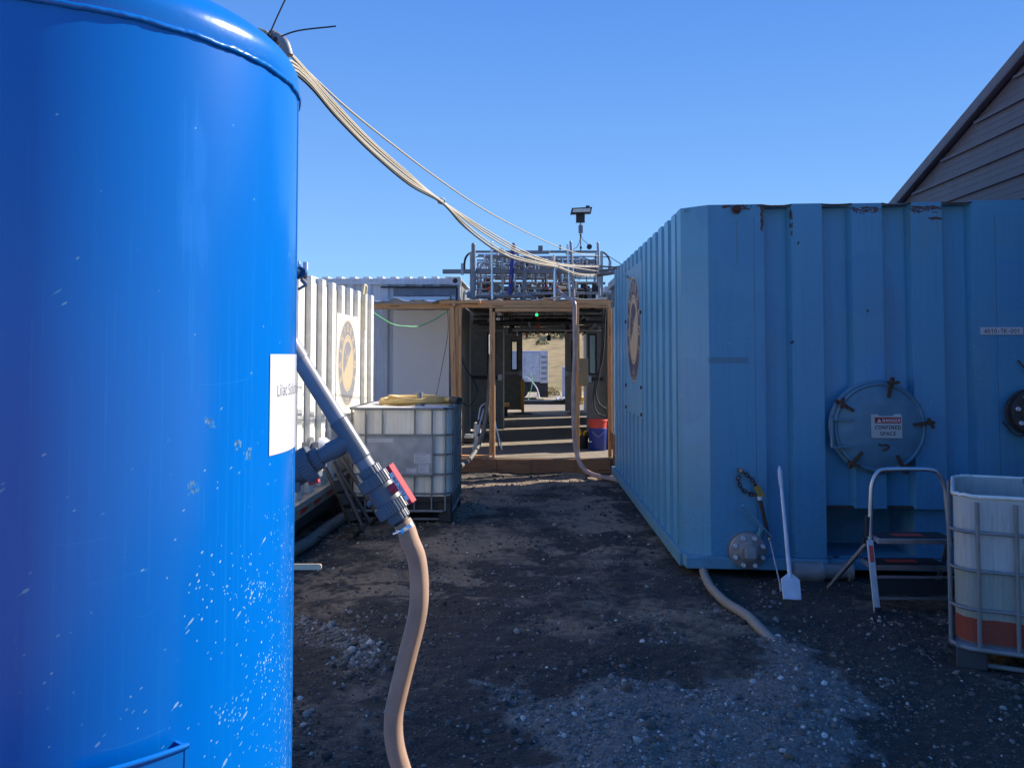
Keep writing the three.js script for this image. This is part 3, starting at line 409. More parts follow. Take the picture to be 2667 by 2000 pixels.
// ------------------------------------------------------------------ round blue vessel in the foreground
const TC = V(-1.095, 0, -1.972), TR = 0.543, SEAM = 2.266, on = (deg, r, y) => V(TC.x + Math.sin(deg * Math.PI / 180) * r, y, TC.z + Math.cos(deg * Math.PI / 180) * r);
{
  const t = thing('blue_round_tank', 'glossy bright blue cylindrical steel vessel spattered white, with a paper notice', 'tank', [TC.x, 0, TC.z]);
  const rr = rngOf(5), PXM = 2048 / (Math.PI * TR), PYM = 2048 / SEAM;
  const map = canvasTex(2048, 2048, (g, w, h) => {
    const U = (deg) => (deg / 180 + 0.3) * w, Y = (y) => h - y * PYM;
    g.fillStyle = 'rgb(0,100,184)'; g.fillRect(0, 0, w, h);
    for (let i = 0; i < 260; i++) { g.fillStyle = `rgba(${rr() < 0.6 ? '45,140,205' : '0,94,174'},${0.02 + 0.06 * rr()})`; const y = rr() * h * 0.8; g.fillRect(rr() * w, y, 1 + 9 * rr(), 80 + 900 * rr()); }
    for (let i = 0; i < 70; i++) { const a = U(lerp(20, 96, rr())), y = Y(lerp(1.2, 2.15, rr())); g.fillStyle = `rgba(85,155,220,${0.05 + 0.12 * rr()})`; g.fillRect(a, y, 1 + 3 * rr(), 60 + 260 * rr()); }
    g.fillStyle = 'rgba(90,140,195,0.025)'; for (let i = 0; i < 50; i++) { g.beginPath(); g.ellipse(U(55) + (rr() - 0.5) * 60, Y(1.98) + (rr() - 0.5) * 200, 6 + 14 * rr(), 20 + 50 * rr(), 0, 0, TAU); g.fill(); }
    const mark = (deg, y, L, wd, a, ang, tone = '170,178,195') => { g.save(); g.translate(U(deg), Y(y)); g.scale(PXM, PYM); g.rotate(-ang); g.fillStyle = `rgba(${tone},${a})`; g.beginPath(); g.ellipse(0, 0, L, wd, 0, 0, TAU); g.fill(); if (L > 0.006) { g.beginPath(); g.ellipse(-L * 1.2, 0, L * 0.9, wd * 0.3, 0, 0, TAU); g.fill(); } g.restore(); };
    for (let i = 0; i < 9000; i++) {
      const deg = lerp(-48, 112, rr()), y = 0.05 + 2.1 * Math.pow(rr(), 1.7), k = clamp((deg + 62) / 160), dens = Math.pow(k, 1.5) * Math.exp(-Math.max(0, y - 0.75) / 0.28) + 0.008;
      if (rr() > dens) continue; const big = rr() < 0.12, L = big ? 0.003 + 0.0055 * rr() : 0.0012 + 0.0032 * rr(); mark(deg, y, L, big ? L * (0.2 + 0.25 * rr()) : Math.min(L, 0.0007 + 0.0012 * rr()), 0.3 + 0.55 * rr(), 0.62 + 0.25 * (rr() - 0.5));
    }
    for (let c = 0; c < 26; c++) { const d0 = lerp(40, 108, Math.sqrt(rr())), y0 = lerp(0.6, 1.25, rr()), sp = 0.5 + 1.6 * rr(); for (let i = 0; i < 38; i++) mark(d0 + (rr() + rr() + rr() - 1.5) * 9 * sp, y0 + (rr() + rr() + rr() - 1.5) * 0.06 * sp, 0.001 + 0.0022 * rr(), 0.0008 + 0.001 * rr(), 0.5 + 0.45 * rr(), 1.0, '185,190,200'); }
    for (let i = 0; i < 420; i++) mark(lerp(97, 112, rr()), lerp(0.5, 2.0, rr() * rr()), 0.002 + 0.005 * rr(), 0.001 + 0.001 * rr(), 0.5 + 0.4 * rr(), 1.45, '185,190,200');
    g.strokeStyle = 'rgba(140,180,225,0.16)'; g.lineWidth = 1.3; for (let i = 0; i < 10; i++) { const a = U(lerp(-10, 85, rr())), y = Y(lerp(0.8, 2.0, rr())); g.beginPath(); g.moveTo(a, y); g.quadraticCurveTo(a + 30, y + 24 * (rr() - 0.3), a + 40 + 130 * rr(), y - 14 * rr()); g.stroke(); }
    for (const [d, y, r] of [[60, 1.52, 10], [56, 1.40, 13], [68, 1.47, 9], [71, 1.45, 12]]) { for (let i = 0; i < 26; i++) { g.fillStyle = `rgba(${rr() < 0.7 ? '120,140,165' : '60,80,110'},${0.25 + 0.35 * rr()})`; g.beginPath(); g.ellipse(U(d) + (rr() - 0.5) * r * 2.4, Y(y) + (rr() - 0.5) * r * 1.6, 1 + 4 * rr(), 1 + 2.5 * rr(), rr() * 3, 0, TAU); g.fill(); } }
  });
  map.wrapS = THREE.RepeatWrapping; map.repeat.set(2, 1); map.offset.set(0.3, 0);
  const blue = mat([0.9, 0.96, 0.98], 0.2, 0, { map, bumpMap: dent, bumpScale: 0.0015 }), blueP = mat([0.002, 0.125, 0.455], 0.22, 0, { bumpMap: bumpFine, bumpScale: 0.0004 });
  part('shell', new THREE.CylinderGeometry(TR, TR, SEAM, 128, 1, true).translate(TC.x, SEAM / 2, TC.z), blue, t, { uv: true });
  const head = []; for (let i = 0; i <= 22; i++) { const a = i / 22 * Math.PI / 2; head.push([Math.max(0.0001, TR * 1.003 * Math.cos(a)), 0.03 + 0.165 * Math.sin(a)]); }
  part('dome_head', lathe([[TR * 0.99, -0.01], [TR * 1.003, 0], ...head], V(TC.x, SEAM + 0.004, TC.z), V(TC.x, 5, TC.z), 128), blueP, t);
  const bead = [], r4 = rngOf(91); let ph = 0; for (let i = 0; i <= 420; i++) { const d = i / 420 * 360; ph += 0.3; bead.push(on(d, TR + 0.001 + 0.0006 * Math.sin(ph * 2.3) + 0.0007 * n2(i * 0.3, 1), SEAM + 0.002 * n2(i * 0.09, 4) + 0.001 * (r4() - 0.5))); }
  part('girth_weld', tube(bead, 0.0065, 7, 840), blueP, t);
  part('seam_weld', tube([...Array(40)].map((_, i) => on(100.5 + 0.05 * n2(i, 3), TR - 0.0015, 0.02 + i * 0.0576)), 0.004, 6, 160), blueP, t);
  part('nameplate_bracket', (() => { const g = new THREE.CylinderGeometry(TR + 0.035, TR + 0.032, 0.3, 24, 4, true, 35 * Math.PI / 180, 18.5 * Math.PI / 180).translate(TC.x, 0.792, TC.z), q = [g]; for (const a of [35.3, 53.2]) q.push(bar(on(a, TR - 0.005, 0.79), on(a, TR + 0.036, 0.79), 0.007, 0.3)); q.push(tube([...Array(12)].map((_, i) => on(35 + 18.5 * i / 11, TR + 0.034, 0.94)), 0.0055, 6)); return q; })(), blueP, t);
  part('notice', new THREE.CylinderGeometry(TR + 0.0016, TR + 0.0016, 0.216, 24, 1, true, 79.3 * Math.PI / 180, 29.4 * Math.PI / 180).translate(TC.x, 1.545, TC.z), printed(1024, 792, (g, w, h) => {
    g.fillStyle = '#cfcfd3'; g.fillRect(0, 0, w, h); g.fillStyle = '#3e4147'; g.font = '122px sans-serif'; g.textAlign = 'center'; g.textBaseline = 'middle'; g.fillText('Lilac Solutions', w / 2, h * 0.37, w * 0.82);
    g.fillStyle = '#8c9098'; for (const [x, y] of [[30, 24], [994, 24], [44, 690], [994, 690]]) { g.beginPath(); g.arc(x, y, 5, 0, TAU); g.fill(); } g.fillStyle = '#cfcbb8'; g.fillRect(w * 0.59, h * 0.7, 60, 48);
    g.strokeStyle = 'rgba(180,184,194,0.9)'; g.lineWidth = 3; for (const x of [0.5, 0.58]) { g.beginPath(); g.moveTo(w * x, 0); g.lineTo(w * (x + 0.01), h); g.stroke(); }
  }, 0.3), t, { uv: true });
  // side fitting and tan tab just round the far side of the shell
  const f = pt(783, 712, 2.36), d = V(0.12, 0.05, 1).normalize(), fit = part('side_fitting', [cyl(on(124, TR - 0.02, f.y), f.clone().addScaledVector(d, -0.01), 0.016, 0.016, 14), cyl(f.clone().addScaledVector(d, -0.02), f.clone().addScaledVector(d, 0.02), 0.0165, 0.0165, 6)], mat([0.01, 0.035, 0.09], 0.2, 0.2), t);
  part('drain_arm', [cyl(pt(785, 728, 2.36), pt(798, 741, 2.36), 0.006), bar(pt(799, 740, 2.36), pt(776, 754, 2.36), 0.012, 0.005)], M.galvDull, fit); part('sensor_tip', [cyl(pt(778, 706, 2.37), pt(778, 680, 2.37), 0.006, 0.003), bx(f.x + 0.003, f.x + 0.014, f.y + 0.012, f.y + 0.032, f.z - 0.02, f.z - 0.008)], M.paddle, fit);
  part('bracket_tab', (() => { const a = on(110, TR - 0.01, 1.103), b = pt(836, 1477, 2.30), y = b.y; return plateZ([[a.x - 0.06, y - 0.007], [b.x - 0.002, y - 0.006], [b.x, y - 0.002], [b.x - 0.0, y + 0.004], [b.x - 0.003, y + 0.0065], [b.x - 0.008, y + 0.0072], [a.x - 0.06, y + 0.006]], b.z - 0.004, b.z + 0.0, 0.001); })(), mat([0.55, 0.40, 0.24], 0.6), t);
}

// ------------------------------------------------------------------ grey plastic pipework with two union valves beside the vessel
const QD = 2.7, q = (x, y, dz = 0) => pt(x, y, QD).add(V(0, 0, dz)), PXM = QD / F;
{
  const t = thing('valve_assembly', 'dark grey plastic pipe tee with a union ball valve and red handle', 'valve', q(960, 1200).setY(q(1040, 1360).y).toArray());
  const ax = q(1021, 1320.5).sub(q(978, 1252)).normalize(), side = V(-ax.y, ax.x, 0).normalize(), A = (s) => q(1000, 1286).addScaledVector(ax, s * PXM);   // along the run, 0 at the valve's middle
  const r = 22.4 * PXM;
  part('upper_pipe', [cyl(A(-600), A(-215), r, r, 32)], M.pvcPipe, t); part('upper_coupling', [cyl(A(-640), A(-412), r * 1.13, r * 1.13, 32)], M.pvcPipe, t);
  const top = A(-600); part('riser', [...tube([top.clone(), top.clone().addScaledVector(ax, -0.07), top.clone().add(V(-0.075, 0.08, 0.01)), V(top.x - 0.16, top.y + 0.07, top.z + 0.12), V(TC.x + 0.32, top.y + 0.06, TC.z - 0.4)], r, 16)], M.pvcPipe, t);
  const tee = A(-165), bd = q(862.5, 1174.5).sub(q(905, 1150)).normalize(), B = (s) => tee.clone().addScaledVector(bd, s * PXM);
  part('tee', [cyl(A(-222), A(-110), r * 1.15, r * 1.15, 32), cyl(A(-226), A(-222), r * 1.1, r * 1.15, 32), cyl(A(-110), A(-105), r * 1.15, r * 1.08, 32), cyl(B(0), B(62), r * 1.12, r * 1.12, 32)], M.pvc, t);
  part('lower_pipe', cyl(A(-112), A(-70), r, r, 32), M.pvcPipe, t);
  part('branch_pipe', cyl(B(60), B(100), r * 0.97, r * 0.97, 32), M.pvc, t);
  const union = (P, R0, nm, par) => {
    const v = part(nm, [cyl(P(-30), P(30), R0 * 0.86, R0 * 0.86, 36), cyl(P(-58), P(58), R0 * 0.62, R0 * 0.62, 32)], M.pvc, par);
    part('union_nut', gear(P(-57), P(-24), R0, 34, 0.0022), M.pvc, v); part('union_nut', gear(P(24), P(57), R0, 34, 0.0022), M.pvc, v);
    part('end_connector', gear(P(-80), P(-56), R0 * 0.63, 18, 0.0025), M.pvc, v); part('end_connector', gear(P(56), P(80), R0 * 0.63, 18, 0.0025), M.pvc, v); return v;
  };
  const v = union(A, 44 * PXM, 'ball_valve', t);
  const nrm = side.clone().multiplyScalar(Math.cos(0.58)).add(V(0, 0, Math.sin(0.58))).normalize(), cam = new THREE.Vector3().crossVectors(nrm, ax).normalize();
  part('stem', [cyl(A(0), A(0).addScaledVector(nrm, 62 * PXM), 15 * PXM, 13 * PXM, 20)], M.red, v); part('stop_lug', cyl(A(2).addScaledVector(side, -34 * PXM), A(2).addScaledVector(side, -52 * PXM), 8 * PXM, 7 * PXM, 14), M.pvc, v);
  const hb = new RoundedBoxGeometry(20 * PXM, 15 * PXM, 113 * PXM, 2, 0.002), basis = new THREE.Matrix4().makeBasis(cam, nrm, ax), hc = A(0).addScaledVector(nrm, 70 * PXM);
  hb.applyMatrix4(basis); hb.translate(hc.x, hc.y, hc.z); const handle = part('handle', hb, mat([0.5, 0.035, 0.05], 0.7), v);
  for (const s of [-48, 4]) { const p = hc.clone().addScaledVector(ax, s * PXM).addScaledVector(nrm, 7.2 * PXM); part('handle_hole', cyl(p, p.clone().addScaledVector(nrm, 0.0007), 0.0022, 0.0022, 10), M.dark, handle); }
  const camSide = cam.z > 0 ? 1 : -1, lp = new THREE.PlaneGeometry(80 * PXM, 14.4 * PXM), lb = new THREE.Matrix4().makeBasis(ax.clone().negate(), cam.clone().multiplyScalar(camSide).cross(ax.clone().negate()), cam.clone().multiplyScalar(camSide)), lc = hc.clone().addScaledVector(cam, camSide * 10.4 * PXM).addScaledVector(ax, 3 * PXM).addScaledVector(nrm, -0.4 * PXM);
  lp.applyMatrix4(lb).translate(lc.x, lc.y, lc.z);
  part('handle_label', lp, printed(512, 90, (g, w, h) => { g.fillStyle = '#eef0f4'; g.fillRect(0, 0, w, h); g.fillStyle = '#0c1630'; g.font = 'bold 88px sans-serif'; g.textAlign = 'center'; g.textBaseline = 'middle'; g.fillText('FLOC DR', w / 2, h / 2 + 4, w - 40); }), handle, { uv: true });
  const Bv = (s) => B(168 + s); union(Bv, 45 * PXM, 'branch_valve', t); part('stop_plate', bx(q(776, 1262).x, q(790, 1262).x, q(776, 1276).y, q(776, 1250).y, -QD + 0.03, -QD + 0.05, 0.003), M.pvc, t);
  part('branch_handle', bar(q(800, 1262, -0.02), q(826, 1252, -0.02), 0.02, 0.014, 0.002), M.red, t);
  part('wall_stub', [cyl(B(246), V(TC.x + 0.42, B(246).y - 0.08, TC.z - 0.36), r, r, 20)], M.pvc, t);
  part('hose_barb', cyl(A(78), A(118), r * 0.95, r * 0.9, 28), M.dark, t);
}
{
  const ax = q(1021, 1320.5).sub(q(978, 1252)).normalize(), A = (s) => q(1000, 1286).addScaledVector(ax, s * PXM), R = 24.6 * PXM;
  const pts = [A(88), A(106), q(1068, 1410), q(1085, 1455), q(1092, 1526), q(1087, 1600), q(1063, 1700), q(1038, 1800), q(1025, 1866), q(1027, 1932), q(1044, 2000), q(1085, 2110), V(-0.24, 0.1, -2.66), V(-0.08, 0.035, -2.5), V(0.25, 0.03, -2.2), V(0.7, 0.03, -1.7)];
  const t = thing('braided_hose', 'tan braided hose hanging in an S curve from the grey valve', 'hose', [V(-0.24, 0, -2.66).x, 0, -2.66]);
  part('tube', tube(pts, R, 24, 260), M.hose, t);
  const c = A(104); const k = part('hose_clamp', [lathe([[R * 1.02, -0.006], [R * 1.05, -0.006], [R * 1.05, 0.006], [R * 1.02, 0.006]], c, c.clone().add(ax), 40)], M.chrome, t);
  const s0 = c.clone().add(V(-R * 0.5, -R * 0.2, R * 0.85)); part('clamp_screw', [cyl(s0.clone().add(V(-0.018, -0.009, 0)), s0.clone().add(V(0.014, 0.006, 0)), 0.0045, 0.0045, 12), bx(s0.x - 0.012, s0.x + 0.012, s0.y - 0.008, s0.y + 0.004, s0.z - 0.012, s0.z - 0.002)], M.chrome, k);
}

// ------------------------------------------------------------------ cables from the vessel head to the pipe rack
const K = 2667 / 2212;
{
  const P0 = pt(735, 97, 3.3), P1 = pt(1560, 700, 13.75), nrm = V(P1.z - P0.z, 0, -(P1.x - P0.x));
  const onPlane = (x, y, off) => { const v = pt(x, y, 1).sub(camera.position), s = nrm.dot(P0.clone().sub(camera.position)) / nrm.dot(v); return camera.position.clone().addScaledVector(v, s).add(V(off || 0, 0, 0)); };
  const runs = [
    ['pale grey single cable strung highest from the blue vessel to the rack', [[640, 122], [700, 180], [760, 235], [850, 308], [950, 384], [1050, 452], [1150, 506], [1220, 537], [1262, 549], [1300, 553]]],
    ['tan cable in the upper strand tied to the vessel head', [[646, 128], [720, 212], [800, 297], [880, 368], [950, 428], [1050, 494], [1130, 540], [1190, 564], [1240, 573], [1297, 574]]],
    ['tan cable just below the upper strand of the bundle', [[650, 140], [720, 220], [800, 303], [880, 374], [952, 432], [1050, 500], [1130, 546], [1190, 567], [1240, 575], [1297, 577]]],
    ['tan cable running down the middle of the sagging bundle', [[652, 152], [720, 230], [800, 312], [880, 380], [952, 433], [1040, 500], [1120, 546], [1190, 569], [1240, 578], [1294, 586]]],
    ['tan cable in the lower strand that sags farthest from the bundle tie', [[655, 163], [720, 240], [800, 322], [880, 388], [952, 435], [1030, 506], [1100, 549], [1160, 566], [1203, 575], [1250, 591], [1290, 593]]],
    ['tan cable second lowest of the sagging lower strand', [[655, 172], [720, 248], [800, 328], [880, 394], [951, 437], [1022, 507], [1096, 553], [1158, 569], [1203, 577], [1246, 593], [1286, 595]]],
    ['black cable along the underside of the sagging bundle', [[655, 182], [720, 256], [800, 335], [880, 401], [950, 440], [1000, 492], [1080, 549], [1150, 571], [1200, 579], [1240, 596], [1290, 597]]],
  ];
  runs.forEach(([label, list], k) => {
    const tail = k < 3 ? [pt(560, 92 + 6 * k, 3.25), pt(625, 68 + 5 * k, 3.3), pt(670, 74 + 6 * k, 3.3), pt(708 + k * 3, 92 + k * 5, 3.3)] : [pt(640, 130 + k * 8, 3.2), pt(742, 128 + k * 9, 3.3)];
    solo(k === 6 ? 'black_cable' : 'tan_cable', label, 'cable', tube([...tail, ...list.map(([x, y]) => onPlane(x * K, y * K, 0.006 * (k - 3)))], k === 0 ? 0.005 : 0.0056, 8, 160), k === 6 ? M.rubber : M.cable, { group: 'cables strung from the vessel to the pipe rack' });
  });
  const tie = onPlane(953 * K, 434 * K), tie2 = onPlane(1203 * K, 574 * K); for (const [p, l] of [[tie, 'zip tie round the cable bundle in mid air'], [tie2, 'zip tie where the cable bundle fans out before the rack']]) { const g = thing('zip_tie', l, 'zip tie', p.toArray()); part('band', [new THREE.TorusGeometry(p === tie ? 0.022 : 0.03, 0.005, 8, 20).rotateX(0.9).rotateY(0.2).translate(p.x, p.y, p.z)], M.paddle, g); part('tail', cyl(p, p.clone().add(V(p === tie ? -0.12 : -0.11, p === tie ? 0.06 : 0.22, 0)), 0.004, 0.002, 6), M.cable, g); }
  // conduit elbow and long-tailed ties on the head
  const e = thing('conduit_fitting', 'grey conduit riser with an elbow head behind the blue vessel', 'conduit', [pt(700, 92, 3.3).x, 0, -3.3]), c0 = pt(690, 150, 3.3);
  part('elbow', tube([pt(709, 94, 3.3), pt(722, 97, 3.29), pt(738, 110, 3.28), pt(746, 128, 3.28), pt(750, 144, 3.28)], 0.019, 16), M.pvcGrey, e); part('collar', tube([pt(706, 92, 3.3), pt(716, 95, 3.295)], 0.022, 16), M.pvcGrey, e); part('riser', [cyl(V(c0.x, 0, -3.32), c0.clone().setZ(-3.32), 0.024, 0.024, 16), bar(c0.clone().setZ(-3.32), pt(722, 112, 3.31), 0.03, 0.03)], M.pvcGrey, e);
  for (const [l, b, m2, c] of [['black zip tie tail pointing steeply up from the conduit elbow', [700, 92], [722, 42], [752, -22]], ['black zip tie tail pointing sideways to the right from the conduit elbow', [716, 101], [775, 80], [874, 68]]]) {
    const p = [pt(...b, 3.27), pt(...m2, 3.27), pt(...c, 3.27)], g = thing('cable_tie', l, 'zip tie', p[0].toArray()); part('tail', tube(p, 0.003, 6), M.rubber, g); part('lock', [bx(p[0].x - 0.006, p[0].x + 0.006, p[0].y - 0.008, p[0].y + 0.006, p[0].z - 0.012, p[0].z + 0.006, 0.002), new THREE.TorusGeometry(0.023, 0.003, 6, 20).rotateY(0.9).translate(p[0].x + 0.004, p[0].y - 0.008, p[0].z - 0.03)], M.rubber, g);
  }
  // dark cables from the rack to the blue tank's edge
  const dk = [['dark cable from the rack clipped highest on the blue tank edge', [[1297, 575, 13.7], [1330, 577, 12.6], [1350, 570, 11.2], [1385, 550, 10.0], [1416, 527, 9.25]]], ['dark cable crossing midway from the rack to the blue tank edge', [[1294, 586, 13.7], [1330, 580, 12.6], [1352, 573, 11.2], [1385, 556, 10.0], [1416, 533, 9.25]]], ['thick dark cable sagging lowest between the rack and blue tank', [[1290, 595, 13.7], [1325, 590, 12.6], [1345, 580, 11.3], [1385, 560, 10.0], [1416, 539, 9.25]]], ['thin dark wire dropping from the rack corner to the emblem top', [[1302, 545, 13.7], [1330, 563, 12.4], [1350, 576, 11.2], [1370, 590, 9.95], [1378, 597, 9.75]]]];
  dk.forEach(([l, p], k) => solo('dark_cable', l, 'cable', tube(p.map(([x, y, D]) => pt(x * K, y * K, D)), [0.013, 0.012, 0.02, 0.006][k], 8, 60), M.cableDark, { group: 'dark cables between the rack and the blue tank' }));
  solo('frayed_rope', 'frayed grey rope hanging in a loop over the blue tank emblem', 'rope', [...tube([pt(1404 * K, 548 * K, 9.3), pt(1392 * K, 572 * K, 9.6), pt(1378 * K, 594 * K, 9.75), pt(1360 * K, 602 * K, 10.1), pt(1352 * K, 596 * K, 10.4)], 0.012, 6), ...tube([pt(1400 * K, 552 * K, 9.3), pt(1386 * K, 570 * K, 9.6), pt(1372 * K, 592 * K, 9.8)], 0.01, 6)], mat([0.3, 0.28, 0.24], 0.9));
}

// ------------------------------------------------------------------ caged tote on the left
const rrect = (x0, x1, y0, y1, r, n = 6) => { const p = []; for (const [cx, cy, a] of [[x1 - r, y1 - r, 0], [x0 + r, y1 - r, 90], [x0 + r, y0 + r, 180], [x1 - r, y0 + r, 270]]) for (let i = 0; i <= n; i++) { const t = (a + 90 * i / n) * Math.PI / 180; p.push([cx + r * Math.cos(t), cy + r * Math.sin(t)]); } return p; };
const ring = (x0, x1, z0, z1, y, r, rt = 0.1) => { const p = rrect(x0, x1, z0, z1, rt).map(([x, z]) => V(x, y, z)); return new THREE.TubeGeometry(new THREE.CatmullRomCurve3(p, true, 'catmullrom', 0.3), 96, r, 8, true); };
{
  const X0 = -1.83, X1 = -0.81, Z1 = -8.8, Z0 = -9.98, t = thing('caged_tote', 'white plastic tote in a galvanised cage with a full steel front plate', 'tote', [-1.29, 0, -9.4]);
  part('bottle', prismY(rrect(X0 + 0.02, X1 - 0.02, Z0 + 0.02, Z1 - 0.02, 0.1), 0.25, 1.105), M.hdpe, t);
  part('bottle_top', new THREE.ExtrudeGeometry(shapeOf(rrect(X0 + 0.06, X1 - 0.06, -Z1 + 0.06, -Z0 - 0.06, 0.08)), { depth: 0.01, bevelEnabled: true, bevelSize: 0.03, bevelThickness: 0.02, bevelSegments: 2 }).rotateX(-Math.PI / 2).translate(0, 1.105, 0), M.hdpe, t);
  for (const y of [1.12, 0.861, 0.67, 0.474, 0.285, 0.11]) part('cage_ring', ring(X0 - 0.005, X1 + 0.005, Z0 - 0.005, Z1 + 0.005, y, y > 1.1 || y < 0.2 ? 0.013 : 0.009), M.cage, t);
  for (const x of [-1.668, -1.5, -1.178, -1.006, -0.87]) for (const z of [Z1 + 0.004, Z0 - 0.004]) part('cage_bar', cyl(V(x, 0.11, z), V(x, 1.12, z), 0.009, 0.009, 8), M.cage, t);
  for (let k = 0; k < 5; k++) for (const x of [X0 - 0.004, X1 + 0.004]) { const z = lerp(Z0 + 0.12, Z1 - 0.12, k / 4); part('cage_bar', cyl(V(x, 0.11, z), V(x, 1.12, z), 0.009, 0.009, 8), M.cage, t); }
  const pl = part('front_plate', bx(-1.668, -0.995, 0.465, 0.852, Z1 + 0.012, Z1 + 0.022, 0.004), mat([0.40, 0.43, 0.48], 0.5, 0.35, { map: grime, bumpMap: dent, bumpScale: 0.004 }), t);
  part('plate_frame', [[-1.668, -0.995, 0.845, 0.857], [-1.668, -0.995, 0.46, 0.472], [-1.672, -1.66, 0.46, 0.857], [-1.003, -0.991, 0.46, 0.857]].map(([a, b, c, d]) => bx(a, b, c, d, Z1 + 0.011, Z1 + 0.03)), M.cage, pl);
  const tagM = (n) => printed(256, 128, (g, w, h) => { g.fillStyle = '#c9ccd4'; g.fillRect(0, 0, w, h); const r = rngOf(n); g.fillStyle = '#8b8f9a'; for (let i = 0; i < 6; i++) g.fillRect(14, 14 + i * 18, (0.3 + 0.6 * r()) * (w - 30), 6); });
  [[-1.18, -1.015, 0.585, 0.675], [-1.255, -1.155, 0.49, 0.535], [-1.135, -1.03, 0.49, 0.575], [-1.645, -1.39, 0.79, 0.825]].forEach(([a, b, c, d], k) => part('plate_sticker', new THREE.PlaneGeometry(b - a, d - c).translate((a + b) / 2, (c + d) / 2, Z1 + 0.024), tagM(k + 3), pl, { uv: true }));
  part('pallet', [bx(X0, X1, 0.1, 0.25, Z1 - 0.03, Z1 - 0.06), bx(X0, X1, 0.2, 0.245, Z0, Z1), bx(X0, X1, 0.11, 0.24, Z0 + 0.03, Z0 + 0.06)].concat([X0, -1.36, X1 - 0.13].flatMap((x) => [Z1 - 0.14, Z0].map((z) => bx(x, x + 0.13, 0.0, 0.22, z, z + 0.14, 0.01)))), M.black, t);
  for (const z of [Z1 - 0.07, Z0 + 0.07]) part('skid_rail', cyl(V(X0, 0.02, z), V(X1, 0.02, z), 0.014, 0.014, 8), M.cage, t);
  part('filler_cap', [cyl(V(-1.16, 1.13, -9.05), V(-1.16, 1.165, -9.05), 0.05, 0.045, 20), cyl(V(-1.16, 1.165, -9.05), V(-1.16, 1.27, -9.05), 0.03, 0.027, 16), cyl(V(-1.16, 1.24, -9.05), V(-1.16, 1.275, -9.05), 0.033, 0.033, 10)], M.pvcGrey, t);
  const coil = []; for (let i = 0; i <= 90; i++) { const a = i / 90 * TAU * 3.2, r = 0.28 + 0.05 * Math.sin(i * 0.17); coil.push(V(-1.20 + 1.25 * r * Math.cos(a), 1.165 + 0.012 * i / 30 + 0.02 * Math.sin(a * 1.3), -9.3 + r * 0.9 * Math.sin(a))); } coil.push(V(-0.9, 1.2, -9.1), V(-0.8, 1.195, -9.0));
  const h = thing('yellow_hose', 'coiled yellow hose lying on top of the caged tote', 'hose', [-1.2, 1.15, -9.3]); part('tube', tube(coil, 0.024, 10, 320), M.hoseYellow, h); part('black_coupling', cyl(V(-0.83, 1.196, -9.03), V(-0.745, 1.192, -8.93), 0.038, 0.038, 18), M.rubber, h);
}

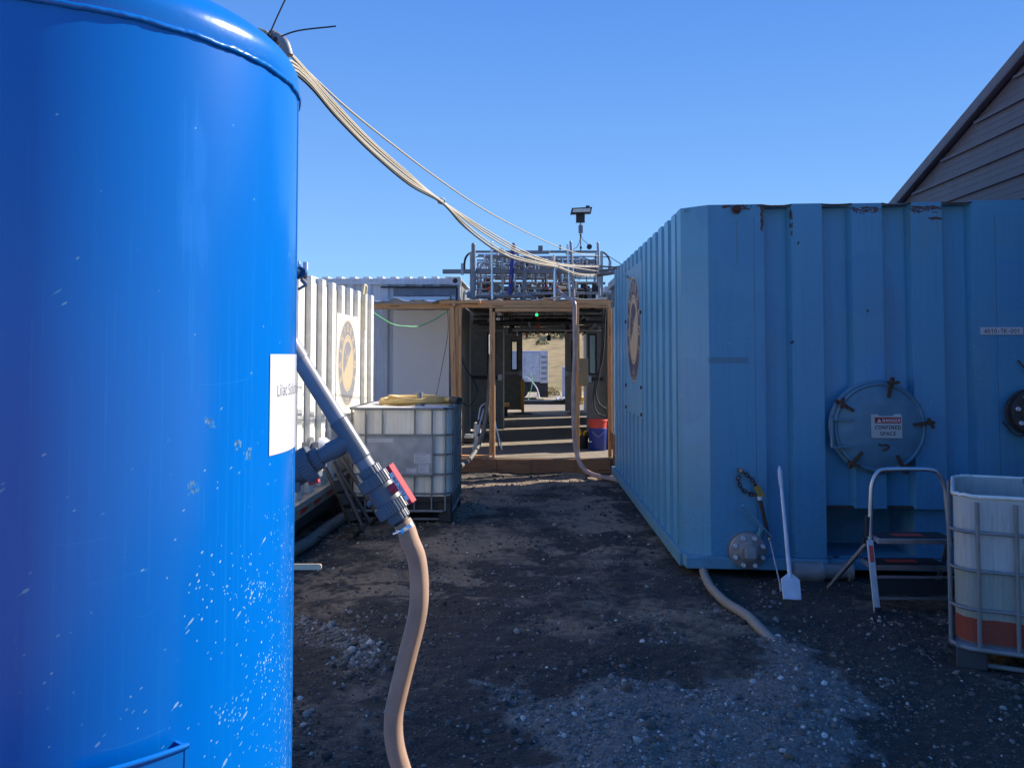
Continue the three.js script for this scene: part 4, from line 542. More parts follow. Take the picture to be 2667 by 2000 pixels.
// ------------------------------------------------------------------ cut open tote on the right
{
  const X0 = 0, X1 = 1.075, Z1 = 0, Z0 = -0.92, T = 0.9, t = thing('cut_tote', 'open topped white tote, lid cut off, red residue at the bottom', 'tote', [2.235, 0, -4.84], { local: true, turn: -0.44 });
  const outer = rrect(X0 + 0.02, X1 - 0.02, Z0 + 0.02, Z1 - 0.02, 0.13, 8), inner = rrect(X0 + 0.03, X1 - 0.03, Z0 + 0.03, Z1 - 0.03, 0.12, 8);
  const rr = rngOf(31), map = canvasTex(1024, 1024, (g, w, h) => {
    const Y = (y) => h - y / T * h; g.fillStyle = '#c2c4c0'; g.fillRect(0, 0, w, h); g.fillStyle = '#9fa69c'; g.fillRect(0, Y(0.5), w, h); for (let i = 0; i < 900; i++) { g.fillStyle = `rgba(${rr() < 0.6 ? '138,130,104' : '215,218,218'},${0.05 + 0.12 * rr()})`; g.fillRect(rr() * w, rr() * h, 2 + 10 * rr(), 30 + 200 * rr()); }
    g.fillStyle = '#9a4230'; g.beginPath(); g.moveTo(0, h); g.lineTo(0, Y(0.265)); for (let x = 0; x <= w; x += 16) g.lineTo(x, Y(0.255 + 0.006 * n2(x * 0.01, 2))); g.lineTo(w, h); g.fill(); for (let i = 0; i < 420; i++) { g.fillStyle = `rgba(${rr() < 0.5 ? '86,40,26' : '170,96,70'},${0.05 + 0.15 * rr()})`; g.fillRect(rr() * w, Y(0.25 * rr()), 10 + 60 * rr(), 2 + 8 * rr()); }
  });
  const wall = new THREE.ExtrudeGeometry(Object.assign(shapeOf(outer.map(([x, z]) => [x, -z])), { holes: [new THREE.Path(inner.map(([x, z]) => new THREE.Vector2(x, -z)))] }), { depth: T - 0.13, bevelEnabled: false }).rotateX(-Math.PI / 2).translate(0, 0.13, 0), wj = join(wall), p = wj.attributes.position, u = wj.attributes.uv;
  for (let i = 0; i < p.count; i++) u.setXY(i, (p.getX(i) - X0 + p.getZ(i) * 0.9 + 1) / 1.1, p.getY(i) / T); map.wrapS = THREE.RepeatWrapping;
  part('bottle_wall', wj, mat([0.9, 0.9, 0.9], 0.5, 0, { map, physical: true, transmission: 0.12, thickness: 0 }), t, { uv: true }); part('bottle_floor', prismY(inner, 0.121, 0.137), M.galvDull, t);
  const rim = outer.map(([x, z], i) => V(x, T + 0.006 * n2(i * 0.6, 3), z)); part('cut_rim', new THREE.TubeGeometry(new THREE.CatmullRomCurve3(rim, true, 'catmullrom', 0.3), 160, 0.011, 8, true), M.hdpe, t);
  for (const y of [0.712, 0.51, 0.307, 0.1]) part('cage_ring', ring(X0, X1, Z0, Z1, y, y < 0.2 ? 0.014 : 0.009, 0.13), M.cage, t);
  for (const x of [0.135, 0.315, 0.55, 0.8]) for (const z of [Z1 + 0.002, Z0 - 0.002]) part('cage_bar', cyl(V(x, 0.1, z), V(x, z === Z1 + 0.002 ? 0.87 : 0.9, z), 0.011, 0.011, 8), M.cage, t);
  for (let k = 0; k < 4; k++) for (const x of [X0 - 0.002, X1 + 0.002]) { const z = lerp(Z0 + 0.14, Z1 - 0.14, k / 3); part('cage_bar', cyl(V(x, 0.1, z), V(x, 0.88, z), 0.011, 0.011, 8), M.cage, t); }
  part('corner_strap', bar(V(0.5, 0.93, Z0 + 0.02), V(0.72, 0.86, Z0 + 0.2), 0.03, 0.004), M.cage, t); part('cage_clip', bx(0.4, 0.44, 0.87, 0.905, Z0 + 0.0, Z0 + 0.035), M.cage, t);
  for (const x of [X0 + 0.02, 0.46, X1 - 0.17]) for (const z of [Z1 - 0.16, Z0 + 0.02]) part('pallet_foot', bx(x, x + 0.15, -0.02, 0.1, z, z + 0.14, 0.015), mat([0.06, 0.06, 0.065], 0.7, 0, { map: grime }), t);
  part('pallet_deck', bx(X0 + 0.02, X1 - 0.02, 0.095, 0.12, Z0 + 0.02, Z1 - 0.02), M.galvDull, t); part('skid_rail', cyl(V(X0 + 0.1, 0.0, Z1 - 0.08), V(X1 - 0.1, 0.0, Z1 - 0.08), 0.014), M.cage, t);
}

// ------------------------------------------------------------------ step stool before the blue tank
{
  const t = thing('step_stool', 'aluminium step stool with a tall hand loop standing beside the open tote', 'step stool', [2.5, 0, -6.05]);
  const p = (x, y, D) => pt(x, y, D), L = [[2285, 1565, 5.8], [2266, 1407, 5.95]].map((a) => p(...a)), R = [[2522, 1545, 5.8], [2462, 1407, 5.95]].map((a) => p(...a));
  L[0].y = R[0].y = 0.0; R[0].x = L[0].x + 0.66; R[1] = L[1].clone().add(V(0.56, 0, 0));
  const up = V(0, 0, 0);
  const l2 = L[1], r2 = R[1], topL = V(l2.x + 0.035, 0.78, -5.99), topR = V(r2.x - 0.045, 0.78, -5.99); void up;
  part('hand_loop', tube([V(l2.x + 0.012, 0.42, -5.98), V(l2.x + 0.022, 0.6, -5.985), topL, V(l2.x + 0.075, 0.868, -5.995), V(l2.x + 0.14, 0.89, -6), V(r2.x - 0.15, 0.89, -6), V(r2.x - 0.085, 0.868, -5.995), topR, V(r2.x - 0.03, 0.6, -5.985), V(r2.x - 0.02, 0.42, -5.98)], 0.0155, 14, 120, 0.4), M.alu, t);
  part('front_leg', bar(L[0], l2, 0.042, 0.022, 0.003), M.alu, t, { label: 'front leg with a red and black sticker' }); part('front_leg', bar(R[0], r2, 0.042, 0.022, 0.003), M.alu, t);
  part('rear_leg', bar(V(l2.x + 0.02, 0.42, -6.0), V(l2.x - 0.12, 0.0, -6.42), 0.03, 0.02), M.alu, t); part('rear_leg', bar(V(r2.x - 0.02, 0.42, -6.0), V(r2.x + 0.08, 0.0, -6.42), 0.03, 0.02), M.alu, t);
  const step = (y, z, dx, mat2) => { const s = part('step', [bx(l2.x + 0.03 - dx, r2.x - 0.03 + dx, y - 0.035, y, z - 0.22, z, 0.004)], M.alu, t); part('tread', bx(l2.x + 0.045 - dx, r2.x - 0.045 + dx, y, y + 0.004, z - 0.21, z - 0.008), mat2, s); part('tread_mark', bx(l2.x + 0.16, l2.x + 0.36, y + 0.004, y + 0.0055, z - 0.15, z - 0.07), M.red5, s); };
  step(0.455, -5.88, 0, M.rubber); step(0.26, -5.98, 0.0, M.rubber);
  const g = (y) => lerp(0, 0.47, y / 0.47), at = (P, Q, y) => P.clone().lerp(Q, y / Q.y); void g;
  for (const y of [0.085, 0.21]) part('rung', bar(at(L[0], l2, y), at(R[0], r2, y), 0.012, 0.016), M.alu, t);
  part('lower_tread', bar(at(L[0], l2, 0.148).add(V(0, 0, -0.01)), at(R[0], r2, 0.148).add(V(0, 0, -0.01)), 0.006, 0.1), M.rubber, t); part('tread_mark', bar(at(L[0], l2, 0.17).add(V(0.24, 0, -0.004)), at(L[0], l2, 0.17).add(V(0.4, 0, -0.004)), 0.004, 0.03), M.red5, t);
  part('pivot', [cyl(V(l2.x - 0.03, 0.42, -5.99), V(l2.x + 0.05, 0.42, -5.99), 0.022, 0.022, 12), cyl(V(r2.x - 0.05, 0.42, -5.99), V(r2.x + 0.03, 0.42, -5.99), 0.022, 0.022, 12)], M.black, t); part('side_spacer', bar(V(l2.x - 0.005, 0.45, -5.985), V(l2.x + 0.002, 0.58, -5.985), 0.03, 0.02), M.black, t);
  const a = at(L[0], l2, 0.3), b = at(L[0], l2, 0.4); part('sticker', bar(a.add(V(0, 0, 0.012)), b.add(V(0, 0, 0.012)), 0.026, 0.003), M.red5, t);
  for (const P of [L[0], R[0]]) part('foot', bx(P.x - 0.018, P.x + 0.022, -0.008, 0.035, P.z - 0.025, P.z + 0.016, 0.004), M.black, t);
}

// ------------------------------------------------------------------ small gear leaning on the blue tank
{
  const f = pt(2064, 1543, 6.12), e = pt(2029, 1182, 6.66), ax = e.clone().sub(f).normalize(); f.y = -0.005;
  const t = thing('white_paddle', 'long white plastic mixing paddle leaning upright against the blue tank', 'paddle', [f.x, 0, f.z]);
  const side = V(1, 0, 0).addScaledVector(ax, -ax.x).normalize(), nz = new THREE.Vector3().crossVectors(side, ax), bm = new THREE.Matrix4().makeBasis(side, ax, nz);
  const bl = plateZ([[-0.058, 0.0], [0.058, 0.0], [0.06, 0.135], [0.018, 0.172], [-0.018, 0.172], [-0.06, 0.135]], -0.005, 0.005, 0.003).applyMatrix4(bm).translate(f.x, f.y, f.z);
  part('blade', bl, M.paddle, t); const P = (s) => f.clone().addScaledVector(ax, s); part('shaft', cyl(P(0.15), P(0.84), 0.0155, 0.0125, 16), M.paddle, t); part('grip', [cyl(P(0.83), P(0.95), 0.0165, 0.0165, 16), cyl(P(0.95), P(0.985), 0.0165, 0.006, 16)], M.paddle, t);
}
{
  const t = thing('chain_binder', 'rusty chain loop and load binder hanging on the blue tank', 'chain', pt(2000, 1390, 6.7).toArray());
  const pts = [[1930, 1226], [1945, 1236], [1962, 1252], [1970, 1270], [1975, 1288], [1966, 1289], [1950, 1284], [1936, 1276], [1927, 1262], [1924, 1247], [1929, 1236]].map(([x, y]) => pt(x, y, 6.68)), c = new THREE.CatmullRomCurve3(pts);
  for (let i = 0; i < 17; i++) { const p = c.getPointAt(i / 17), d = c.getTangentAt(i / 17), g = new THREE.TorusGeometry(0.013, 0.0045, 6, 12).scale(1.5, 1, 1); g.rotateX((i % 2) * Math.PI / 2).applyQuaternion(new THREE.Quaternion().setFromUnitVectors(V(1, 0, 0), d)).translate(p.x, p.y, p.z); part('chain_link', g, M.rust, t); }
  part('hanger', cyl(pt(1930, 1225, 6.76), pt(1930, 1225, 6.66), 0.02, 0.016, 10), mat([0.35, 0.2, 0.13], 0.7), t); part('yellow_clip', bar(pt(1970, 1266, 6.66), pt(1986, 1296, 6.66), 0.012, 0.05), mat([0.32, 0.2, 0.04], 0.7), t);
  part('binder_body', cyl(pt(1979, 1297, 6.66), pt(2003, 1399, 6.62), 0.015, 0.013, 10), M.rust, t); part('ferrule', cyl(pt(1979, 1293, 6.66), pt(1980, 1302, 6.66), 0.018, 0.018, 12), M.paddle, t);
  part('rod', cyl(pt(2005, 1402, 6.62), pt(2035, 1532, 6.35), 0.006, 0.006, 10), M.galv, t); part('rod_end', [cyl(pt(2005, 1400, 6.62), pt(2006, 1408, 6.6), 0.011), cyl(pt(2034, 1526, 6.36), pt(2036, 1540, 6.34), 0.009, 0.011, 10)], M.galv, t);
}
solo('drain_pipe', 'grey cast drain pipe lying on the ground under the blue tank', 'pipe', [cyl(V(1.93, 0.045, -6.68), V(2.14, 0.05, -6.68), 0.085, 0.085, 8), cyl(V(2.14, 0.05, -6.68), V(2.35, 0.055, -6.68), 0.058, 0.058, 24), cyl(V(2.33, 0.055, -6.68), V(2.36, 0.055, -6.68), 0.075, 0.075, 24)], M.cast);
solo('ground_hose', 'muddy tan hose coming from under the blue tank into the gravel', 'hose', tube([V(1.33, 0.05, -7.05), V(1.30, 0.045, -6.8), pt(1832, 1480, 6.72).setY(0.04), pt(1850, 1530, 6.3).setY(0.035), pt(1890, 1575, 5.92).setY(0.03), pt(1945, 1612, 5.6).setY(0.035), pt(1990, 1636, 5.38).setY(0.0), pt(2040, 1655, 5.2).setY(-0.06)], 0.031, 16, 90), M.hoseTan);
solo('grey_ground_hose', 'thick grey hose lying along the foot of the white tank', 'hose', tube([V(-2.15, 0.05, -6.3), V(-2.02, 0.05, -7.0), pt(800, 1412, 7.6).setY(0.05), pt(840, 1378, 8.1).setY(0.05), pt(880, 1350, 8.6).setY(0.05), V(-1.84, 0.05, -9.3), V(-1.92, 0.05, -10)], 0.052, 14, 80), M.hoseGrey);
solo('thin_wire', 'thin dark wire looped on the dirt over the grey hose', 'wire', tube([[800, 1392, 7.75], [830, 1398, 7.75], [862, 1402, 7.95], [884, 1385, 8.1], [880, 1372, 8.4], [860, 1362, 8.4]].map(([x, y, D]) => { const p = pt(x, y, D); p.y = Math.max(p.y, 0.015); return p; }), 0.006, 6), M.rubber);
{
  const t = thing('folded_stool', 'black folded step stool leaning between the white tank and caged tote', 'step stool', [-1.75, 0, -8.2]);
  const A = (x, y, D) => pt(x, y, D), fr = (a, b, c, d) => tube([a, a.clone().lerp(b, 0.5), b, b.clone().lerp(c, 0.5), c, c.clone().lerp(d, 0.5), d], 0.019, 8, 90, 0.15);
  const t1 = A(846, 1216, 8.35), b1 = A(925, 1392, 8.05), b2 = A(945, 1375, 7.95), t2 = A(868, 1206, 8.25);
  part('front_frame', fr(t1, b1, b2, t2), M.black, t); const s = V(0.055, 0.03, -0.13); part('rear_frame', fr(t1.clone().add(s), b1.clone().add(s).add(V(0.06, 0.05, 0)), b2.clone().add(s).add(V(0.06, 0.05, 0)), t2.clone().add(s)), M.black, t);
  for (const k of [0.25, 0.45, 0.68]) part('tread', bar(t1.clone().lerp(t2, 0.5).lerp(b1.clone().lerp(b2, 0.5), k), t1.clone().lerp(t2, 0.5).lerp(b1.clone().lerp(b2, 0.5), k + 0.17), 0.1, 0.03), M.rubber, t);
  part('stay', cyl(A(912, 1338, 8.1), A(922, 1320, 8.05), 0.009, 0.009, 8), M.galvDull, t); for (const p of [b1, b2]) part('foot', bx(p.x - 0.02, p.x + 0.02, Math.max(-0.01, p.y - 0.025), p.y + 0.03, p.z - 0.02, p.z + 0.02, 0.005), M.rubber, t);
}

// ------------------------------------------------------------------ timber lean-to frame at the end of the lane
const FL = 0.19;
{
  const Z = -12.7, e = (c) => (1150 - 1388 + c / 3.252) / 181.1, y6 = (c) => EYE - (750 + c / 3.252 - 926) / 181.1;
  const t = thing('timber_frame', 'raw timber stud frame with a wide doorway closing the lane', 'frame', [0, 0, Z]);
  const post = (n, a, b, y0, y1, z0 = 0, d = 0.09, m = M.woodV) => part(n, bx(e(a), e(b), y0, y1, Z - z0, Z - z0 - d, 0.003), m, t);
  const lean = bx(e(62), e(104), FL - 0.01, 2.37, Z + 0.005, Z - 0.13, 0.003), lp = lean.attributes.position; for (let i = 0; i < lp.count; i++) lp.setX(i, lp.getX(i) + (2.37 - lp.getY(i)) * 0.028); part('post', lean, M.woodV, t);
  post('stud', 106, 137, FL, 2.37, 0.02, 0.08); post('stud', 141, 166, FL + 0.03, 2.338, 0, 0.09); post('stud', 405, 428, FL + 0.03, 2.338); post('stud', 430, 452, FL, 2.281, 0.003); post('stud', 1140, 1166, FL, 2.338, 0.01); post('stud', 1409, 1436, FL + 0.01, 2.338); post('stud', 1166, 1186, y6(950), y6(820), 0.03, 0.04);
  part('top_plate', bx(e(138), e(1430), 2.34, 2.386, Z, Z - 0.09, 0.003), M.woodH, t); part('top_plate', bx(e(300), e(1430), 2.388, 2.43, Z - 0.01, Z - 0.1, 0.003), M.woodH, t); part('header', bx(e(454), e(1138), 2.283, 2.333, Z, Z - 0.09, 0.003), M.woodH, t);
  part('bottom_plate', bx(e(168), e(404), FL, FL + 0.03, Z, Z - 0.09, 0.003), M.woodH, t);
  for (const [a, b] of [[132, 470], [472, 760], [762, 1130], [1132, 1420]]) part('step_board', bx(e(a), e(b), -0.02, FL - 0.006 - 0.006 * rnd(), Z + 0.09 + 0.012 * rnd(), Z + 0.04, 0.004), M.woodOld, t);
  part('rafter', bar(V(-2.42, 2.36, Z - 0.06), V(e(62), 2.365, Z - 0.06), 0.05, 0.075, 0.003), M.woodH, t); part('rafter', bar(V(e(-20), 2.415, Z + 0.02), V(e(330), 2.425, Z + 0.04), 0.045, 0.045, 0.003), M.woodH, t); part('rafter_end', bx(e(96), e(112), 2.355, 2.395, Z + 0.12, Z - 0.3), M.woodV, t);
  part('block', bx(e(860), e(890), 2.43, 2.49, Z - 0.02, Z - 0.08), M.woodV, t);
  part('strike_board', bx(e(1158), e(1242), y6(830), y6(596), Z + 0.004, Z + 0.014), M.osb, t); part('strike_plate', bx(e(1158), e(1172), y6(695), y6(672), Z + 0.014, Z + 0.02), M.galv, t);
  part('side_sheathing', bx(e(1440), e(1452), 0.55, 2.33, Z + 0.35, Z - 0.05), M.foil, t); part('side_board', bx(1.14, 1.155, 0.05, 0.6, Z + 0.3, Z - 0.05), M.woodOld, t);
}
solo('foil_roof_sheet', 'silver foil roofing sheet sloping over the timber lean-to', 'sheet', (() => { const g = new THREE.PlaneGeometry(1.5, 1.45, 40, 24).rotateX(-Math.PI / 2), p = g.attributes.position; for (let i = 0; i < p.count; i++) { const x = p.getX(i), z = p.getZ(i); p.setY(i, 0.03 * n2(x * 2.2, z * 2) + 0.012 * n2(x * 7, z * 7) - z * 0.02); } g.computeVertexNormals(); const b = g.clone().translate(0, -0.006, 0); return [g, b].map((k) => k.translate(-1.72, 2.455, -13.36)); })(), M.foil);
solo('roof_panel', 'weathered plywood panel roofing the timber doorway under the rack', 'panel', bx(-1.0, 1.16, 2.435, 2.453, -12.85, -14.65), M.osb);
structure('corridor_floor', bx(-1.35, 1.5, 0.0, FL, -12.66, -26.4), M.concrete);

// containers and walls along the corridor
{
  const Z = -14.0, t = thing('white_container', 'white corrugated shipping container with a corner casting behind the lean-to', 'container', [-4, 0, Z - 1.2]), H = 2.9, XR = -1.157;
  part('side_sheet', bx(-7, XR - 0.1, 0.15, H - 0.12, Z - 0.06, Z - 0.09), M.whiteBox, t); for (let k = 0; k < 21; k++) { const x = -6.9 + k * 0.278; if (x < XR - 0.35) part('rib', prismY([[x, Z - 0.061], [x + 0.04, Z - 0.02], [x + 0.13, Z - 0.02], [x + 0.17, Z - 0.061]], 0.15, H - 0.12), M.whiteBox, t); }
  part('top_rail', bx(-7, XR - 0.14, H - 0.12, H - 0.02, Z, Z - 0.1, 0.006), M.whiteBox, t); part('bottom_rail', bx(-7, XR, 0.02, 0.15, Z, Z - 0.1, 0.006), M.whiteBox, t);
  part('corner_post', bx(XR - 0.14, XR, 0.15, H - 0.14, Z, Z - 0.15, 0.006), M.whiteBox, t); const cc = part('corner_casting', bx(XR - 0.165, XR + 0.004, H - 0.13, H + 0.004, Z + 0.006, Z - 0.17, 0.008), M.whiteBox, t); part('casting_slot', cyl(V(XR - 0.08, H - 0.06, Z + 0.004), V(XR - 0.08, H - 0.06, Z + 0.0075), 0.04, 0.04, 20), M.dark, cc);
  part('roof', bx(-7, XR, H - 0.03, H - 0.015, Z - 0.05, Z - 2.4), M.whiteBox, t); for (let k = 0; k < 26; k++) part('roof_rib', bx(-6.9 + k * 0.22, -6.9 + k * 0.22 + 0.1, H - 0.02, H + 0.012, Z - 0.04, Z - 2.3), M.board, t);
  part('end_wall', bx(XR - 0.06, XR - 0.02, 0.15, H - 0.1, Z - 0.15, Z - 2.4), M.door, t); part('far_wall', bx(-7, XR, 0.15, H - 0.05, Z - 2.38, Z - 2.42), M.whiteBox, t);
  part('wall_panel', bx(-2.22, -1.33, 0.3, 2.37, Z + 0.004, Z + 0.03), M.board, t); part('vent_frame', [bx(-2.42, -1.20, H - 0.175, H - 0.15, Z + 0.004, Z + 0.07), bx(-1.225, -1.195, 2.45, H - 0.175, Z + 0.004, Z + 0.05)], M.dark, t); part('vent_panel', bx(-2.22, -1.25, 2.6, H - 0.18, Z + 0.004, Z + 0.025), M.galvDull, t, { label: 'grey riveted vent panel' }); part('upper_panel', bx(-2.22, -1.32, 2.43, 2.585, Z + 0.004, Z + 0.028), M.board, t);
  for (const x of [-2.12, -1.77, -1.70, -1.36]) for (const y of [2.63, 2.69]) part('rivet', cyl(V(x, y, Z + 0.024), V(x, y, Z + 0.03), 0.009, 0.009, 8), M.cast, t);
}
[[-16.95, 'second'], [-19.9, 'third'], [-22.85, 'fourth']].forEach(([z, w]) => solo('module_box', `${w} white equipment module lining the open corridor behind the doors`, 'container', [bx(-7, -1.2, 0.05, 2.86, z, z - 2.42), bx(-7.02, -1.18, 2.86, 2.9, z + 0.02, z - 2.44)], M.whiteBox));
[[-14.0, -15.3], [-15.92, -18.35], [-18.82, -21.1], [-21.6, -23.8]].forEach(([a, b], k) => { const t = thing('corridor_wall', ['pale corner wall panel with a corner casting beside the pipe rack', 'pale wall panel just past the first sunlit floor strip', 'pale wall panel between the second and third sunlit floor strips', 'pale wall panel past the last sunlit floor strip'][k], 'wall', [1.45, 0, (a + b) / 2]); part('panel', bx(1.36, 1.5, 0.05, 2.78, a, b), M.galvDull, t); part('cap', bx(1.3, 1.62, 2.78, 2.9, a + 0.006, b - 0.006, 0.006), M.whiteBox, t); if (!k) part('casting_slot', cyl(V(1.45, 2.84, a + 0.005), V(1.45, 2.84, a + 0.009), 0.038, 0.038, 18), M.dark, t); });
function door(label, x0, x1, y0, y1, z, win, bar2, edge) {
  const t = thing('steel_door', label, 'door', [(x0 + x1) / 2, y0, z]), [wx0, wx1, wy0, wy1] = win;
  part('leaf', [bx(x0, wx0, y0, y1, z, z - 0.045), bx(wx1, x1, y0, y1, z, z - 0.045), bx(wx0, wx1, y0, wy0, z, z - 0.045), bx(wx0, wx1, wy1, y1, z, z - 0.045)], M.door, t);
  const f = part('window_frame', [bx(wx0 - 0.03, wx0, wy0 - 0.03, wy1 + 0.03, z + 0.012, z - 0.057), bx(wx1, wx1 + 0.03, wy0 - 0.03, wy1 + 0.03, z + 0.012, z - 0.057), bx(wx0, wx1, wy0 - 0.03, wy0, z + 0.012, z - 0.057), bx(wx0, wx1, wy1, wy1 + 0.03, z + 0.012, z - 0.057)], M.doorTrim, t); part('pane', bx(wx0, wx1, wy0, wy1, z - 0.02, z - 0.026), M.glass, f);
  part('panic_bar', [bx(x0 + 0.05, x1 - 0.06, bar2 - 0.03, bar2 + 0.03, z, z + 0.05, 0.006)], win[4] || M.black, t); part('latch', bx(win[5] ? x0 + 0.01 : x1 - 0.1, win[5] ? x0 + 0.09 : x1 - 0.02, bar2 - 0.06, bar2 + 0.06, z, z + 0.07, 0.006), M.steel, t);
  if (edge) part('edge_strip', bx(x1, x1 + 0.02, y0, y1, z + 0.01, z - 0.05), M.board, t, { label: 'bright white door edge' });
}
door('dark grey double door leaf with a white edge opened on the left', -1.42, -0.56, 0.27, 2.5, -16.6, [-0.83, -0.72, 1.32, 2.05, M.black], 1.36 - 0.12, true);
door('dark grey door leaf opened beside the red and blue buckets', 0.98, 1.34, 0.27, 2.5, -16.2, [1.04, 1.14, 1.33, 2.02, M.black, 1], 1.22, false);
door('grey door with a narrow window standing by the yellow post', -0.79, -0.27, 0.27, 2.32, -22.6, [-0.53, -0.42, 1.3, 2.0, M.galv], 1.2, false);
door('grey door edge half hidden behind the upright hose', 0.79, 1.15, 0.3, 2.6, -21.8, [0.98, 1.06, 1.3, 2.0, M.galv, 1], 1.2, false);

// ------------------------------------------------------------------ pipe rack above the corridor
{
  const s5 = 14 / 2300, rx = (c) => (1150 + c / 4.148 - 1388) * s5, ry = (c) => EYE + (926 - 500 - c / 4.148) * s5, P = (cx, cy, z = -14) => V(rx(cx), ry(cy), z), w5 = (c) => c / 4.148 * s5;
  const t = thing('pipe_rack', 'galvanised strut rack full of level pipes over the corridor', 'pipe rack', [0, 2.4, -14.6]), rr = rngOf(61);
  part('cross_beam', bx(rx(15), rx(2000), ry(885), ry(840), -13.86, -13.95, 0.004), M.galvDull, t); part('cross_beam', bx(rx(240), rx(1840), ry(930), ry(905), -15.2, -15.3, 0.004), M.galvDull, t);
  for (const [x, a, b, z] of [[322, 650, 1160, -13.9], [415, 790, 1150, -14.1], [657, 610, 1160, -14.0], [1728, 645, 1160, -13.9], [330, 650, 1160, -15.4], [1020, 700, 1150, -15.4], [1725, 645, 1160, -15.4], [228, 775, 900, -13.85], [1815, 750, 880, -13.85]]) part('post', bx(rx(x) - 0.021, rx(x) + 0.021, ry(b), ry(a), z, z - 0.042, 0.003), M.galv, t);
  for (const [y, r, z] of [[640, 0.02, -14.0], [672, 0.011, -14.3], [690, 0.014, -14.6], [722, 0.017, -14.9], [745, 0.012, -14.2], [768, 0.02, -15.2], [795, 0.012, -14.5], [815, 0.016, -15.0], [905, 0.014, -14.4], [935, 0.02, -14.9], [965, 0.014, -14.2], [990, 0.02, -15.1], [1020, 0.014, -14.7], [1060, 0.016, -15.0]]) { const a = 330 + 60 * rr(), b = 1740 - 60 * rr(); part('level_pipe', cyl(P(a, y, z), P(b, y - 6 + 12 * rr(), z), r, r, 12), rr() < 0.6 ? M.galv : M.pvcGrey, t); }
  part('perforated_strut', bx(rx(260), rx(1830), ry(1112), ry(1088), -13.84, -13.88), M.galv, t); for (let x = 285; x < 1820; x += 34) part('strut_slot', bx(rx(x), rx(x) + 0.026, ry(1105), ry(1096), -13.838, -13.842), M.dark, t);
  part('lower_strut', bx(rx(250), rx(1830), ry(1160), ry(1140), -14.5, -14.55), M.galvDull, t);
  for (let k = 0; k < 34; k++) { const a = 330 + 500 * rr(), y = 655 + 480 * Math.sqrt(rr()), r = 0.010 + 0.022 * rr() * rr(), z = -14.3 - 5 * rr(); part('level_pipe', cyl(P(a, y, z), P(a + 500 + 500 * rr(), y + 8 * (rr() - 0.5), z), r, r, 10), [M.galvDull, M.pvcGrey, M.galv][k % 3], t); }
  for (let k = 0; k < 52; k++) { const x = 340 + 1340 * (k + rr()) / 52, y = 870 + 180 * rr(), w = 30 + 60 * rr(), h = 70 + 120 * rr(), z = -14.5 - 1.2 * rr(); part('instrument_box', bx(rx(x), rx(x + w), ry(y + h), ry(y), z, z - 0.12, 0.008), rr() < 0.5 ? M.black : rr() < 0.6 ? M.galvDull : M.pvcGrey, t); }
  for (let k = 0; k < 14; k++) { const x = 420 + 1250 * rr(), y0 = 660 + 120 * rr(), y1 = y0 + 120 + 240 * rr(), z = -14.1 - rr(); part('riser', cyl(P(x, y0, z), P(x + 12 * (rr() - 0.5), Math.min(y1, 1150), z), 0.006 + 0.01 * rr(), 0.008, 10), rr() < 0.5 ? M.galv : rr() < 0.5 ? M.chrome : M.pvcGrey, t); }
  for (let k = 0; k < 18; k++) { const x = 420 + 1280 * rr(), y = 1000 + 150 * rr(), z = -13.9 - 0.4 * rr(), p = P(x, y, z); part('valve', [cyl(p, p.clone().add(V(0.05, 0, 0)), 0.02, 0.02, 10), bar(p.clone().add(V(0.025, 0.02, 0)), p.clone().add(V(0.06, 0.045, 0.02)), 0.014, 0.01)], [M.steel, M.red, M.chrome, M.black][k % 4], t); }
  for (let k = 0; k < 10; k++) { const x = 380 + 1200 * rr(), y = 670 + 60 * rr(), z = -14.1 - 0.6 * rr(); part('tubing', tube([P(x, y, z), P(x + 60 + 60 * rr(), y + 40 + 60 * rr(), z), P(x + 150 + 90 * rr(), y + 20 * rr(), z), P(x + 300, y + 60 * rr(), z)], 0.007, 6), rr() < 0.5 ? M.rubber : M.cableDark, t); }
  for (let k = 0; k < 30; k++) { const a = 335 + 700 * rr(), y = 652 + 210 * rr(), r = 0.008 + 0.012 * rr(), z = -13.9 - 1.6 * rr(); part('level_pipe', cyl(P(a, y, z), P(Math.min(1735, a + 300 + 900 * rr()), y + 10 * (rr() - 0.5), z), r, r, 10), [M.galv, M.pvcGrey, M.steel, M.galvDull, M.black][k % 5], t); }
  for (let k = 0; k < 30; k++) { const x = 400 + 1310 * rr(), y0 = 650 + 180 * rr(), z = -13.88 - 0.9 * rr(); part('riser', cyl(P(x, y0, z), P(x + 10 * (rr() - 0.5), y0 + 60 + 200 * rr(), z), 0.007 + 0.012 * rr(), 0.009 + 0.008 * rr(), 10), [M.galv, M.pvcGrey, M.chrome, M.black, M.galvDull][k % 5], t); }
  for (let k = 0; k < 46; k++) { const x = 400 + 1290 * rr(), y = 660 + 470 * rr(), z = -13.86 - 0.5 * rr(), p = P(x, y, z), v = rr() < 0.5; part('fitting', [cyl(p, p.clone().add(v ? V(0, 0.05 + 0.09 * rr(), 0) : V(0.05 + 0.09 * rr(), 0, 0)), 0.013 + 0.016 * rr(), 0.02, 10)], [M.chrome, M.steel, M.pvcGrey, M.black, M.paddle, M.galv][k % 6], t); }
  for (let k = 0; k < 12; k++) { const x = 430 + 1150 * rr(), y = 720 + 300 * rr(), z = -13.87 - 0.2 * rr(), d = 60 + 140 * rr(), e = 40 + 120 * rr(); part('bent_pipe', tube([P(x, y, z), P(x + d * 0.8, y, z), P(x + d, y + 18, z), P(x + d, y + e, z)], 0.010 + 0.008 * rr(), 8, 40, 0.2), [M.steel, M.pvcGrey, M.chrome][k % 3], t); }
